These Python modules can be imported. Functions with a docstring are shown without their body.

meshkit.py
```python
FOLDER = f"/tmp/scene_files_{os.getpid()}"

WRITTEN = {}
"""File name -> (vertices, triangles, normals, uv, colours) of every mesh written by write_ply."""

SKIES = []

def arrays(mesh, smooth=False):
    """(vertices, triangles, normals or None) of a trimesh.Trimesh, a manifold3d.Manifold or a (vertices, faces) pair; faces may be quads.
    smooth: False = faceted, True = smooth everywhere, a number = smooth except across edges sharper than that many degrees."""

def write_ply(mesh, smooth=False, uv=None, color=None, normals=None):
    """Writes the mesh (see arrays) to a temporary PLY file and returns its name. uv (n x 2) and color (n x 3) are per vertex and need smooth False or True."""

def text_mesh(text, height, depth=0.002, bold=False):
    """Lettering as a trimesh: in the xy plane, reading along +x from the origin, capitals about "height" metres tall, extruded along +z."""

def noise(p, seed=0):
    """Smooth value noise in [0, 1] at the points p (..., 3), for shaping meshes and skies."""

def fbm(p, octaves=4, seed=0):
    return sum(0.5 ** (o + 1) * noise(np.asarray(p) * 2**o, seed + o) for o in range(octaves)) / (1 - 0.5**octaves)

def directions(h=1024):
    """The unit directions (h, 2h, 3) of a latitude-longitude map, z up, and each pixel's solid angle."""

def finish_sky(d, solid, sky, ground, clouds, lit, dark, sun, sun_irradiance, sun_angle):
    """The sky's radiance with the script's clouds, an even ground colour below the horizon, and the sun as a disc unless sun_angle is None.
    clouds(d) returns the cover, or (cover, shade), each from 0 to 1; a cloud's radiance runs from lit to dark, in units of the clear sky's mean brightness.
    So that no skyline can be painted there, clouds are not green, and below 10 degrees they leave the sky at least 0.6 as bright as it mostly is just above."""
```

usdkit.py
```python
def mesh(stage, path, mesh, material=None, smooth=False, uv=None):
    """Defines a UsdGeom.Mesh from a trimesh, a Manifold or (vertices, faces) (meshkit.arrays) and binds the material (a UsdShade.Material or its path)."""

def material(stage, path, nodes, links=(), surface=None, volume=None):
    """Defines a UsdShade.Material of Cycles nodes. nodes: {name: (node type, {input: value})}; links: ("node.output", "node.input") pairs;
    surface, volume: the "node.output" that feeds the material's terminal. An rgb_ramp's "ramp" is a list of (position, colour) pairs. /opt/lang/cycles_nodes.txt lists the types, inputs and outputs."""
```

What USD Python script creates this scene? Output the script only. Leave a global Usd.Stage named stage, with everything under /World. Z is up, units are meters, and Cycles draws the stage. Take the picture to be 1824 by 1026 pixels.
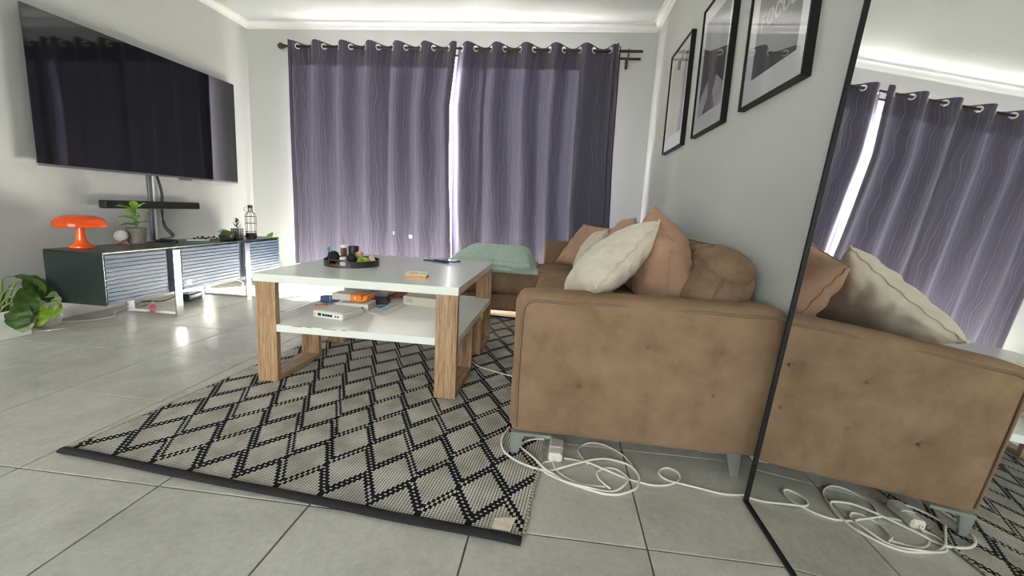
import math, random
import numpy as np
import trimesh, manifold3d, shapely.geometry as sg
from shapely.ops import unary_union
import usdkit, meshkit
from pxr import Usd, UsdGeom, UsdLux, UsdShade, Gf, Sdf

random.seed(7)
RNG = np.random.default_rng(7)
PI = math.pi
stage = Usd.Stage.CreateInMemory()
UsdGeom.SetStageUpAxis(stage, 'Z')
UsdGeom.SetStageMetersPerUnit(stage, 1.0)
UsdGeom.Xform.Define(stage, '/World')
UsdGeom.Scope.Define(stage, '/World/Looks')

# ------------------------------------------------------------------ camera
CAM = (2.6949, -1.0891, 0.9135)
RIGHT = (0.99265522, 0.109303, 0.05185044)
UP = (-0.06743372, 0.1440789, 0.9872659)
FWD = (-0.10044057, 0.98351112, -0.15039138)
cam = UsdGeom.Camera.Define(stage, '/World/Camera')
cam.AddTransformOp().Set(Gf.Matrix4d(*RIGHT, 0, *UP, 0, *[-a for a in FWD], 0, *CAM, 1))
cam.CreateHorizontalApertureAttr(36.0)
cam.CreateVerticalApertureAttr(20.25)
cam.CreateFocalLengthAttr(752.786 / 1824 * 36)
cam.CreateHorizontalApertureOffsetAttr(-2.218 / 1824 * 36)
cam.CreateVerticalApertureOffsetAttr(-24.055 / 1824 * 36)
cam.CreateClippingRangeAttr((0.02, 1000.0))
cam.CreateExposureAttr(3.5)

# ------------------------------------------------------------------ sky and sun
SKY = 1.9
SUN = 130000.0
sky = UsdLux.DomeLight.Define(stage, '/World/Sky')
usdkit.material(stage, '/World/Looks/sky', {
    's': ('sky_texture', {'sky_type': 'hosek_wilkie', 'sun_disc': False, 'turbidity': 3.0, 'ground_albedo': 0.4,
                          'sun_direction': (0.61, 0.77, 0.21)}),
    'n': ('noise_texture', {'scale': 2.5, 'detail': 5.0}),
    'tc': ('texture_coordinate', {}),
    'r': ('rgb_ramp', {'ramp': [(0.28, (0, 0, 0)), (0.6, (0.9, 0.9, 0.9))]}),
    'm': ('mix', {'color2': (0.62, 0.62, 0.60)}),
    'b': ('background_shader', {'strength': SKY})},
    [('tc.generated', 'n.vector'), ('n.fac', 'r.fac'), ('r.color', 'm.fac'), ('s.color', 'm.color1'), ('m.color', 'b.color')], surface='b.background')
UsdShade.MaterialBindingAPI.Apply(sky.GetPrim()).Bind(UsdShade.Material.Get(stage, '/World/Looks/sky'))
sky.CreateIntensityAttr(1.0)
sun = UsdLux.DistantLight.Define(stage, '/World/Sun')
sun.CreateIntensityAttr(SUN)
sun.CreateAngleAttr(0.6)
sun.CreateColorAttr(Gf.Vec3f(1.0, 0.95, 0.86))
_d = np.array([-0.62, -0.78, -0.215]); _d /= np.linalg.norm(_d)       # the way the sunlight travels
_x = np.cross((0, 0, 1), -_d); _x /= np.linalg.norm(_x); _y = np.cross(-_d, _x)
sun.AddTransformOp().Set(Gf.Matrix4d(*_x, 0, *_y, 0, *(-_d), 0, 0, 0, 0, 1))

# ------------------------------------------------------------------ helpers
used = {}


def numbered(parent, name):
    k = used.get((parent, name), 0)
    used[(parent, name)] = k + 1
    return name if k == 0 else f'{name}_{k:03d}'


class Thing:
    """An Xform at the thing's base; its parts are given in world coordinates."""

    def __init__(self, name, label=None, cat=None, loc=(0, 0, 0), group=None, kind=None, rz=0.0):
        self.path = '/World/' + numbered('/World', name)
        self.loc, self.rz = np.asarray(loc, float), rz
        x = UsdGeom.Xform.Define(stage, self.path)
        x.AddTranslateOp().Set(Gf.Vec3d(*map(float, loc)))
        if rz:
            x.AddRotateZOp().Set(math.degrees(rz))
        tag(x.GetPrim(), label, cat, group, kind)


def tag(p, label=None, cat=None, group=None, kind=None):
    for k, v in (('label', label), ('category', cat), ('group', group), ('kind', kind)):
        if v:
            p.SetCustomDataByKey(k, v)


def arr(m):
    if hasattr(m, 'to_mesh'):
        q = m.to_mesh()
        return np.array(q.vert_properties[:, :3], float), np.array(q.tri_verts, int)
    if isinstance(m, (tuple, list)):
        v, f = np.asarray(m[0], float), np.asarray(m[1], int)
        if f.shape[1] == 4:
            f = np.vstack([f[:, [0, 1, 2]], f[:, [0, 2, 3]]])
        return v, f
    return np.array(m.vertices, float), np.array(m.faces, int)


class Part:
    def __init__(self, path, loc, rz=0.0):
        self.path, self.loc, self.rz = path, loc, rz


def part(owner, name, m, mat, label=None, smooth=False, kind=None):
    v, f = arr(m)
    path = owner.path + '/' + numbered(owner.path, name)
    v = moved((v - owner.loc, f), rz=-owner.rz)[0] if owner.rz else v - owner.loc
    me = usdkit.mesh(stage, path, trimesh.Trimesh(v, f, process=False), MAT[mat], smooth)
    tag(me.GetPrim(), label, None, None, kind)
    p = Part(path, owner.loc, owner.rz)
    p.mesh = me
    return p


def single(name, m, mat, label, cat, smooth=False, group=None, kind=None):
    v, f = arr(m)
    path = '/World/' + numbered('/World', name)
    me = usdkit.mesh(stage, path, trimesh.Trimesh(v, f, process=False), MAT[mat], smooth)
    tag(me.GetPrim(), label, cat, group, kind)
    return Part(path, np.zeros(3))


def cat(*ms):
    vs, fs, n = [], [], 0
    for m in ms:
        v, f = arr(m)
        vs.append(v); fs.append(f + n); n += len(v)
    return np.vstack(vs), np.vstack(fs)


def moved(m, t=(0, 0, 0), rz=0.0, R=None):
    v, f = arr(m)
    if R is None:
        c, s = math.cos(rz), math.sin(rz)
        R = np.array([[c, -s, 0], [s, c, 0], [0, 0, 1]])
    return v @ np.asarray(R).T + np.asarray(t, float), f


def box(x0, x1, y0, y1, z0, z1, c=0.002):
    """A box with chamfered edges."""
    lo, hi = np.array([x0, y0, z0], float), np.array([x1, y1, z1], float)
    c = min(c, 0.45 * (hi - lo).min())
    if c <= 0:
        return trimesh.creation.box(bounds=[lo, hi])
    pts = []
    for s in np.ndindex(2, 2, 2):
        p = np.where(np.array(s) == 1, hi, lo)
        d = np.where(np.array(s) == 1, -c, c)
        for k in range(3):
            q = p + d
            q[k] = p[k]
            pts.append(q)
    return trimesh.convex.convex_hull(np.array(pts))


def cbox(cx, cy, z0, sx, sy, sz, rz=0.0, c=0.002):
    return moved(box(-sx / 2, sx / 2, -sy / 2, sy / 2, 0, sz, c), (cx, cy, z0), rz)


def lathe(profile, cx=0, cy=0, cz=0, n=32):
    """profile: (r, z) pairs from the bottom axis point up."""
    p = np.array(profile, float)
    a = np.arange(n) * 2 * PI / n
    v = np.stack([p[:, None, 0] * np.cos(a), p[:, None, 0] * np.sin(a), np.repeat(p[:, None, 1], n, 1)], -1).reshape(-1, 3)
    f = []
    for i in range(len(p) - 1):
        for j in range(n):
            k = (j + 1) % n
            f.append((i * n + j, i * n + k, (i + 1) * n + k, (i + 1) * n + j))
    return v + np.array([cx, cy, cz]), np.array(f)


def catmull(pts, per=8):
    p = np.asarray(pts, float)
    if len(p) < 3:
        return p
    p = np.vstack([2 * p[0] - p[1], p, 2 * p[-1] - p[-2]])
    out = []
    for i in range(1, len(p) - 2):
        for t in np.linspace(0, 1, per, endpoint=False):
            a, b, c, d = p[i - 1], p[i], p[i + 1], p[i + 2]
            out.append(0.5 * (2 * b + (c - a) * t + (2 * a - 5 * b + 4 * c - d) * t * t + (3 * b - a - 3 * c + d) * t ** 3))
    out.append(p[-2])
    return np.array(out)


def tube(pts, r, sides=8, per=8, curve=True):
    p = catmull(pts, per) if curve else np.asarray(pts, float)
    r = np.broadcast_to(np.asarray(r, float), (len(p),)) if np.ndim(r) == 0 else np.interp(np.linspace(0, 1, len(p)), np.linspace(0, 1, len(r)), r)
    t = np.gradient(p, axis=0)
    t /= np.linalg.norm(t, axis=1, keepdims=True) + 1e-12
    ref = np.array([0, 0, 1.0]) if abs(t[0, 2]) < 0.9 else np.array([1.0, 0, 0])
    a = np.cross(t[0], ref); a /= np.linalg.norm(a)
    A = [a]
    for i in range(1, len(p)):
        a = a - t[i] * (a @ t[i]); a /= np.linalg.norm(a) + 1e-12
        A.append(a)
    A = np.array(A); B = np.cross(t, A)
    ang = np.arange(sides) * 2 * PI / sides
    v = p[:, None] + r[:, None, None] * (np.cos(ang)[None, :, None] * A[:, None] + np.sin(ang)[None, :, None] * B[:, None])
    v = v.reshape(-1, 3)
    f = [(i * sides + j, i * sides + (j + 1) % sides, (i + 1) * sides + (j + 1) % sides, (i + 1) * sides + j) for i in range(len(p) - 1) for j in range(sides)]
    f = np.array(f)
    f3 = np.vstack([f[:, [0, 1, 2]], f[:, [0, 2, 3]]])
    caps = []
    for s, e in ((0, 0), (len(p) - 1, 1)):
        v = np.vstack([v, p[s]])
        c = len(v) - 1
        for j in range(sides):
            q = (s * sides + j, s * sides + (j + 1) % sides)
            caps.append((c, q[1], q[0]) if e == 0 else (c, q[0], q[1]))
    return v, np.vstack([f3, np.array(caps)])


def rod(a, b, r, sides=12):
    return tube([a, b], r, sides, curve=False)


def prism(poly, z0, z1):
    m = trimesh.creation.extrude_polygon(poly, z1 - z0, engine='earcut')
    m.apply_translation((0, 0, z0))
    return m


def torus(c, normal, R, r, n=24, k=8):
    normal = np.asarray(normal, float); normal /= np.linalg.norm(normal)
    a = np.cross(normal, [0, 0, 1.0]) if abs(normal[2]) < 0.9 else np.cross(normal, [1.0, 0, 0])
    a /= np.linalg.norm(a); b = np.cross(normal, a)
    u, w = np.meshgrid(np.arange(n) * 2 * PI / n, np.arange(k) * 2 * PI / k, indexing='ij')
    rad = R + r * np.cos(w)
    v = np.asarray(c) + (rad * np.cos(u))[..., None] * a + (rad * np.sin(u))[..., None] * b + (r * np.sin(w))[..., None] * normal
    f = [(i * k + j, ((i + 1) % n) * k + j, ((i + 1) % n) * k + (j + 1) % k, i * k + (j + 1) % k) for i in range(n) for j in range(k)]
    return v.reshape(-1, 3), np.array(f)


def soft_box(c, size, r, res=0.03, rz=0.0, wob=0.0, seed=0, freq=6.0, fn=None, R=None):
    """A rounded, upholstered block: a box grid with rounded edges, pushed about by noise and by fn(points, normals)."""
    h = np.array(size, float) / 2
    vs, fs, n = [], [], 0
    for ax in range(3):
        b, d = (ax + 1) % 3, (ax + 2) % 3
        nb, nd = max(4, int(2 * h[b] / res)), max(4, int(2 * h[d] / res))
        # denser towards the edges
        gb, gd = (np.sin(np.linspace(-PI / 2, PI / 2, q + 1)) * 0.35 + np.linspace(-1, 1, q + 1) * 0.65 for q in (nb, nd))
        U, V = np.meshgrid(gb * h[b], gd * h[d], indexing='ij')
        for s in (-1, 1):
            P = np.zeros(U.shape + (3,))
            P[..., b], P[..., d], P[..., ax] = U, V, s * h[ax]
            idx = np.arange(P.shape[0] * P.shape[1]).reshape(P.shape[:2]) + n
            q = np.stack([idx[:-1, :-1], idx[1:, :-1], idx[1:, 1:], idx[:-1, 1:]], -1).reshape(-1, 4)
            fs.append(q if s > 0 else q[:, ::-1])
            vs.append(P.reshape(-1, 3)); n += len(vs[-1])
    P, F = np.vstack(vs), np.vstack(fs)
    m = trimesh.Trimesh(P, np.vstack([F[:, [0, 1, 2]], F[:, [0, 2, 3]]]), process=False)
    m.merge_vertices(digits_vertex=6)
    P = np.array(m.vertices)
    rr = np.minimum(r, h * 0.98)
    inner = np.clip(P, -(h - rr), h - rr)
    d = (P - inner) / rr
    ln = np.linalg.norm(d, axis=1, keepdims=True)
    d = d / np.maximum(ln, 1e-9)
    P = inner + d * rr
    N = d
    if wob:
        P = P + N * ((meshkit.fbm(P * freq + 17.3 * (seed + 1), 3, seed) - 0.5) * 2 * wob)[:, None]
    if fn is not None:
        P = fn(P, N)
    return moved((P, np.array(m.faces)), c, rz, R)


def pillow(corners, thick, n=26, seed=0, pinch=0.10, wob=0.012, bias=0.0):
    """A cushion sewn from two squares. corners: 4 points round the seam. Returns (body, seam line)."""
    c = np.asarray(corners, float)
    g = np.sin(np.linspace(-PI / 2, PI / 2, n + 1)) * 0.6 + np.linspace(-1, 1, n + 1) * 0.4
    U, V = np.meshgrid(g, g, indexing='ij')
    u2, v2 = U * (1 - pinch * (1 - V ** 2) * np.abs(U)), V * (1 - pinch * (1 - U ** 2) * np.abs(V))
    s, t = (u2 + 1) / 2, (v2 + 1) / 2
    base = ((1 - s) * (1 - t))[..., None] * c[0] + (s * (1 - t))[..., None] * c[1] + (s * t)[..., None] * c[2] + ((1 - s) * t)[..., None] * c[3]
    nrm = np.cross(c[2] - c[0], c[3] - c[1]); nrm /= np.linalg.norm(nrm)
    prof = ((1 - U ** 2) * (1 - V ** 2)) ** 0.42
    edge = np.maximum(np.abs(U), np.abs(V))
    sides = []
    for sg_ in (1, -1):
        w = (meshkit.fbm(base * 9 + seed * 3.1 + sg_, 3, seed) - 0.5) * 2
        # creases that run in from the rim
        ang = np.arctan2(V, U)
        cr = (np.abs(np.sin(ang * 6.5 + seed + 2 * w)) - 0.5) * np.clip((edge - 0.2) / 0.6, 0, 1) * np.clip((1 - edge) / 0.15, 0, 1) * 0.013
        hgt = sg_ * (thick / 2 * (1 + sg_ * bias) * prof + (w * wob) * np.clip(prof * 2, 0, 1) + cr)
        sides.append(base + hgt[..., None] * nrm)
    m = n + 1
    idx = np.arange(m * m).reshape(m, m)
    q = np.stack([idx[:-1, :-1], idx[1:, :-1], idx[1:, 1:], idx[:-1, 1:]], -1).reshape(-1, 4)
    v = np.vstack([sides[0].reshape(-1, 3), sides[1].reshape(-1, 3)])
    f = np.vstack([q, q[:, ::-1] + m * m])
    tri = trimesh.Trimesh(v, np.vstack([f[:, [0, 1, 2]], f[:, [0, 2, 3]]]), process=False)
    tri.merge_vertices(digits_vertex=7)
    rim = np.vstack([base[:, 0], base[-1, 1:], base[::-1, -1][1:], base[0, ::-1][1:]])
    k = np.arange(len(rim))
    rim = rim + nrm * (0.004 * np.sin(k * 1.7 + seed))[:, None]
    return tri, rim


def leaf(base, az, elev, length, width, droop=0.6, fold=0.25, roll=0.0, wave=0.0, n=9, seed=0):
    """One leaf blade; returns (vertices, quads) with a slight thickness."""
    t = np.linspace(0, 1, n)
    el = elev - droop * t * 1.6
    step = length / (n - 1)
    h, z = np.cumsum(np.cos(el)) * step, np.cumsum(np.sin(el)) * step
    h -= h[0]; z -= z[0]
    w = width / 2 * np.sin(PI * np.clip(t * 0.94 + 0.06, 0, 1)) ** 0.75 * (0.75 + 0.45 * t)
    w[-1] = 0.001
    d = np.array([math.cos(az), math.sin(az), 0]); sd = np.array([-math.sin(az), math.cos(az), 0])
    up = np.stack([-np.sin(el), np.cos(el)], 1)
    rows = []
    for i in range(n):
        u3 = d * up[i, 0] + np.array([0, 0, 1]) * up[i, 1]
        s3 = sd * math.cos(roll) + u3 * math.sin(roll)
        n3 = u3 * math.cos(roll) - sd * math.sin(roll)
        c = np.asarray(base) + d * h[i] + np.array([0, 0, z[i]])
        row = []
        for k in (-1, -0.55, 0, 0.55, 1):
            row.append(c + s3 * w[i] * k + n3 * (abs(k) * fold * w[i] + wave * math.sin(i * 1.9 + k * 2 + seed) * w[i]))
        rows.append(row)
    P = np.array(rows)
    top = P.reshape(-1, 3)
    nn = np.array([0, 0, 0.0008])
    idx = np.arange(n * 5).reshape(n, 5)
    q = np.stack([idx[:-1, :-1], idx[1:, :-1], idx[1:, 1:], idx[:-1, 1:]], -1).reshape(-1, 4)
    return np.vstack([top + nn, top - nn]), np.vstack([q, q[:, ::-1] + n * 5])


# ------------------------------------------------------------------ materials
MAT = {}


def mat(name, color, rough=0.6, metal=0.0, var=0.0, vscale=8.0, bump=0.0, bscale=60.0, spec=0.5, sheen=0.0, coat=0.0, stretch=None, color2=None, emit=0.0, trans=0.0, ior=1.5, detail=4.0):
    """Principled surface with a noise that varies the colour and a fine bump."""
    n = {'p': ('principled_bsdf', {'base_color': color, 'roughness': rough, 'metallic': metal, 'specular_ior_level': spec, 'sheen_weight': sheen,
                                   'coat_weight': coat, 'transmission_weight': trans, 'ior': ior})}
    l = []
    if var or color2 is not None or bump:
        n['g'] = ('geometry', {})
        n['mp'] = ('mapping', {'scale': stretch or (1, 1, 1)})
        l += [('g.position', 'mp.vector')]
    if var or color2 is not None:
        c2 = color2 if color2 is not None else tuple(min(1, c * (1 + var)) for c in color)
        c1 = color if color2 is not None else tuple(c * (1 - var) for c in color)
        n['n'] = ('noise_texture', {'scale': vscale, 'detail': detail, 'roughness': 0.6})
        n['r'] = ('rgb_ramp', {'ramp': [(0.3, c1), (0.7, c2)]})
        l += [('mp.vector', 'n.vector'), ('n.fac', 'r.fac'), ('r.color', 'p.base_color')]
    if bump:
        n['bn'] = ('noise_texture', {'scale': bscale, 'detail': 3.0})
        n['b'] = ('bump', {'strength': bump, 'distance': 0.01})
        l += [('mp.vector', 'bn.vector'), ('bn.fac', 'b.height'), ('b.normal', 'p.normal')]
    if emit:
        n['p'][1].update(emission_color=color, emission_strength=emit)
    MAT[name] = usdkit.material(stage, '/World/Looks/' + name, n, l, surface='p.BSDF')


mat('wall_paint', (0.535, 0.54, 0.54), 0.55, var=0.015, vscale=3, bump=0.04, bscale=180)
mat('ceiling_paint', (0.60, 0.62, 0.65), 0.7, var=0.01, vscale=2)
mat('trim_gloss', (0.86, 0.86, 0.85), 0.3)
mat('frame_black', (0.006, 0.006, 0.007), 0.5, spec=0.25)
mat('rod_bronze', (0.05, 0.035, 0.03), 0.35, metal=0.6)
mat('grommet_silver', (0.82, 0.82, 0.80), 0.3, metal=0.7)
mat('aluminium', (0.75, 0.76, 0.77), 0.35, metal=0.9)
mat('chrome', (0.86, 0.87, 0.88), 0.14, metal=1.0)
mat('grout', (0.115, 0.095, 0.082), 0.9, var=0.15, vscale=40)
mat('patio', (0.55, 0.52, 0.48), 0.85, var=0.1, vscale=4, bump=0.2, bscale=30)
mat('lawn', (0.11, 0.115, 0.075), 0.95, var=0.2, vscale=5)
mat('tv_silver', (0.28, 0.28, 0.30), 0.3, metal=0.9)
mat('tv_screen', (0.004, 0.004, 0.005), 0.045, ior=1.7)
mat('black_plastic', (0.015, 0.015, 0.016), 0.45, bump=0.05, bscale=300)
mat('grille_cloth', (0.012, 0.012, 0.013), 0.85, bump=0.3, bscale=700)
mat('bench_dark', (0.012, 0.017, 0.016), 0.3, var=0.1, vscale=30)
mat('bench_slat', (0.045, 0.068, 0.122), 0.6)
mat('orange_gloss', (0.95, 0.13, 0.012), 0.16, coat=0.6)
mat('bulb_white', (0.9, 0.88, 0.8), 0.4)
mat('stone_pot', (0.27, 0.25, 0.22), 0.85, var=0.2, vscale=60, bump=0.3, bscale=120)
mat('soil', (0.03, 0.021, 0.015), 0.95, bump=1.0, bscale=90, var=0.4, vscale=80)
mat('white_ceramic', (0.80, 0.80, 0.79), 0.35)
mat('ribbed_ceramic', (0.74, 0.72, 0.72), 0.5)
mat('moon_white', (0.80, 0.74, 0.76), 0.6, color2=(0.68, 0.66, 0.72), vscale=18, bump=0.3, bscale=40)
mat('light_wood', (0.52, 0.29, 0.13), 0.5, color2=(0.40, 0.20, 0.08), vscale=6, stretch=(8, 8, 30))
mat('stem_green', (0.16, 0.22, 0.06), 0.6)
mat('dark_pot', (0.025, 0.035, 0.032), 0.4)
mat('grid_pot', (0.05, 0.07, 0.06), 0.5)
mat('grid_line', (0.7, 0.7, 0.68), 0.6)
mat('moss', (0.05, 0.09, 0.02), 0.9, color2=(0.12, 0.13, 0.03), vscale=70, bump=0.8, bscale=100)
mat('pale_box', (0.62, 0.62, 0.56), 0.7)
mat('white_plastic', (0.80, 0.80, 0.79), 0.35)
mat('cord_white', (0.78, 0.74, 0.66), 0.45)
mat('cord_black', (0.02, 0.02, 0.022), 0.5)
mat('pink_toy', (0.85, 0.12, 0.22), 0.6)
mat('blue_sheen', (0.05, 0.16, 0.28), 0.25)
mat('table_white', (0.84, 0.835, 0.81), 0.28, coat=0.25)
mat('chip_edge', (0.45, 0.27, 0.13), 0.8)
mat('black_metal', (0.018, 0.018, 0.02), 0.4)
mat('tub_white', (0.82, 0.82, 0.80), 0.4)
mat('toothpick', (0.62, 0.36, 0.16), 0.6, color2=(0.46, 0.24, 0.09), vscale=30, stretch=(8, 8, 1))
mat('diffuser_wood', (0.60, 0.34, 0.18), 0.5)
mat('reed', (0.72, 0.33, 0.25), 0.6)
mat('scrunchie_green', (0.02, 0.26, 0.07), 0.8, color2=(0.55, 0.48, 0.03), vscale=45, bump=0.5, bscale=100)
mat('beige_cloth', (0.62, 0.47, 0.36), 0.8, bump=0.3, bscale=80)
mat('fuzzy_black', (0.015, 0.016, 0.02), 0.9, bump=0.8, bscale=150)
mat('teal', (0.04, 0.28, 0.42), 0.4)
mat('phone_blue', (0.02, 0.045, 0.13), 0.3)
mat('phone_glass', (0.35, 0.42, 0.5), 0.08)
mat('pack_orange', (0.75, 0.34, 0.06), 0.5)
mat('print_dark', (0.05, 0.05, 0.05), 0.6)
mat('print_grey', (0.35, 0.34, 0.34), 0.6)
mat('box_orange', (0.92, 0.28, 0.03), 0.45)
mat('box_grey', (0.68, 0.64, 0.60), 0.5)
mat('box_photo', (0.25, 0.2, 0.24), 0.4, color2=(0.5, 0.42, 0.44), vscale=14)
mat('box_cream', (0.72, 0.66, 0.56), 0.6)
mat('paper', (0.80, 0.78, 0.74), 0.6)
mat('paper_red', (0.30, 0.04, 0.05), 0.5)
mat('paper_photo', (0.33, 0.25, 0.30), 0.35, color2=(0.75, 0.70, 0.70), vscale=14)
mat('blue_ink', (0.08, 0.24, 0.5), 0.5)
mat('bottle_blue', (0.09, 0.11, 0.28), 0.45)
mat('mint', (0.3, 0.6, 0.55), 0.5)
mat('port_yellow', (0.75, 0.62, 0.05), 0.5)
mat('port_black', (0.01, 0.01, 0.01), 0.5)
mat('note_yellow', (0.9, 0.72, 0.2), 0.6)
mat('tag_paper', (0.80, 0.76, 0.66), 0.6, color2=(0.66, 0.52, 0.38), vscale=30)
mat('mirror_glass', (0.80, 0.82, 0.81), 0.015, metal=1.0)
mat('mat_board', (0.78, 0.78, 0.82), 0.7)
mat('photo_dark', (0.03, 0.03, 0.032), 0.5, color2=(0.085, 0.085, 0.088), vscale=3, stretch=(1, 1, 2.2))
mat('photo_mid', (0.10, 0.09, 0.10), 0.5, color2=(0.22, 0.19, 0.21), vscale=10)
mat('photo_light', (0.42, 0.40, 0.42), 0.5, color2=(0.60, 0.57, 0.60), vscale=9)
mat('photo_sepia', (0.55, 0.50, 0.42), 0.5, color2=(0.66, 0.61, 0.52), vscale=2)
mat('sofa_piping', (0.20, 0.125, 0.08), 0.8)
mat('rug_black', (0.012, 0.012, 0.013), 0.9, bump=0.5, bscale=400)
mat('loop_beige', (0.36, 0.33, 0.28), 0.9, bump=0.4, bscale=300)
mat('sofa_leg', (0.42, 0.45, 0.44), 0.3, metal=0.8)
mat('bottle_wire', (0.04, 0.035, 0.04), 0.5, metal=0.4)


def fabric(name, c1, c2, vscale=9, weave=900, bump=0.25, sheen=0.25):
    MAT[name] = usdkit.material(stage, '/World/Looks/' + name, {
        'g': ('geometry', {}),
        'n': ('noise_texture', {'scale': vscale, 'detail': 5.0, 'roughness': 0.65}),
        'n2': ('noise_texture', {'scale': weave, 'detail': 1.0}),
        'r': ('rgb_ramp', {'ramp': [(0.32, c1), (0.68, c2)]}),
        'm': ('mix', {'mix_type': 'overlay', 'fac': 0.35}),
        'b': ('bump', {'strength': bump, 'distance': 0.004}),
        'p': ('principled_bsdf', {'roughness': 0.85, 'sheen_weight': sheen, 'sheen_roughness': 0.5, 'sheen_tint': tuple(min(1, c * 2.2) for c in c2), 'specular_ior_level': 0.2})},
        [('g.position', 'n.vector'), ('g.position', 'n2.vector'), ('n.fac', 'r.fac'), ('r.color', 'm.color1'), ('n2.color', 'm.color2'), ('m.color', 'p.base_color'),
         ('n2.fac', 'b.height'), ('b.normal', 'p.normal')], surface='p.BSDF')


fabric('sofa_suede', (0.215, 0.130, 0.080), (0.305, 0.195, 0.125), vscale=7)
fabric('pillow_pink', (0.40, 0.235, 0.165), (0.50, 0.30, 0.215), vscale=12)
fabric('pillow_cream', (0.60, 0.51, 0.41), (0.72, 0.64, 0.53), vscale=14)
fabric('pillow_brown', (0.20, 0.12, 0.075), (0.29, 0.185, 0.12), vscale=9)
fabric('blanket_sage', (0.38, 0.49, 0.43), (0.50, 0.61, 0.54), vscale=60, weave=500, bump=0.6)


def leaf_mat(name, c1, c2, trans):
    MAT[name] = usdkit.material(stage, '/World/Looks/' + name, {
        'g': ('geometry', {}), 'n': ('noise_texture', {'scale': 35.0, 'detail': 3.0}),
        'r': ('rgb_ramp', {'ramp': [(0.35, c1), (0.65, c2)]}),
        'p': ('principled_bsdf', {'roughness': 0.4}), 't': ('translucent_bsdf', {'color': trans}), 'x': ('mix_closure', {'fac': 0.3})},
        [('g.position', 'n.vector'), ('n.fac', 'r.fac'), ('r.color', 'p.base_color'), ('p.BSDF', 'x.closure1'), ('t.BSDF', 'x.closure2')], surface='x.closure')


leaf_mat('leaf_bright', (0.20, 0.42, 0.06), (0.34, 0.55, 0.10), (0.40, 0.65, 0.10))
leaf_mat('leaf_dark', (0.035, 0.085, 0.012), (0.075, 0.15, 0.025), (0.12, 0.25, 0.03))
leaf_mat('leaf_lime', (0.16, 0.36, 0.03), (0.40, 0.50, 0.06), (0.4, 0.55, 0.06))
leaf_mat('leaf_yellow', (0.30, 0.26, 0.08), (0.42, 0.33, 0.14), (0.4, 0.35, 0.1))
leaf_mat('leaf_variegated', (0.10, 0.24, 0.04), (0.52, 0.58, 0.34), (0.4, 0.5, 0.2))

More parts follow.
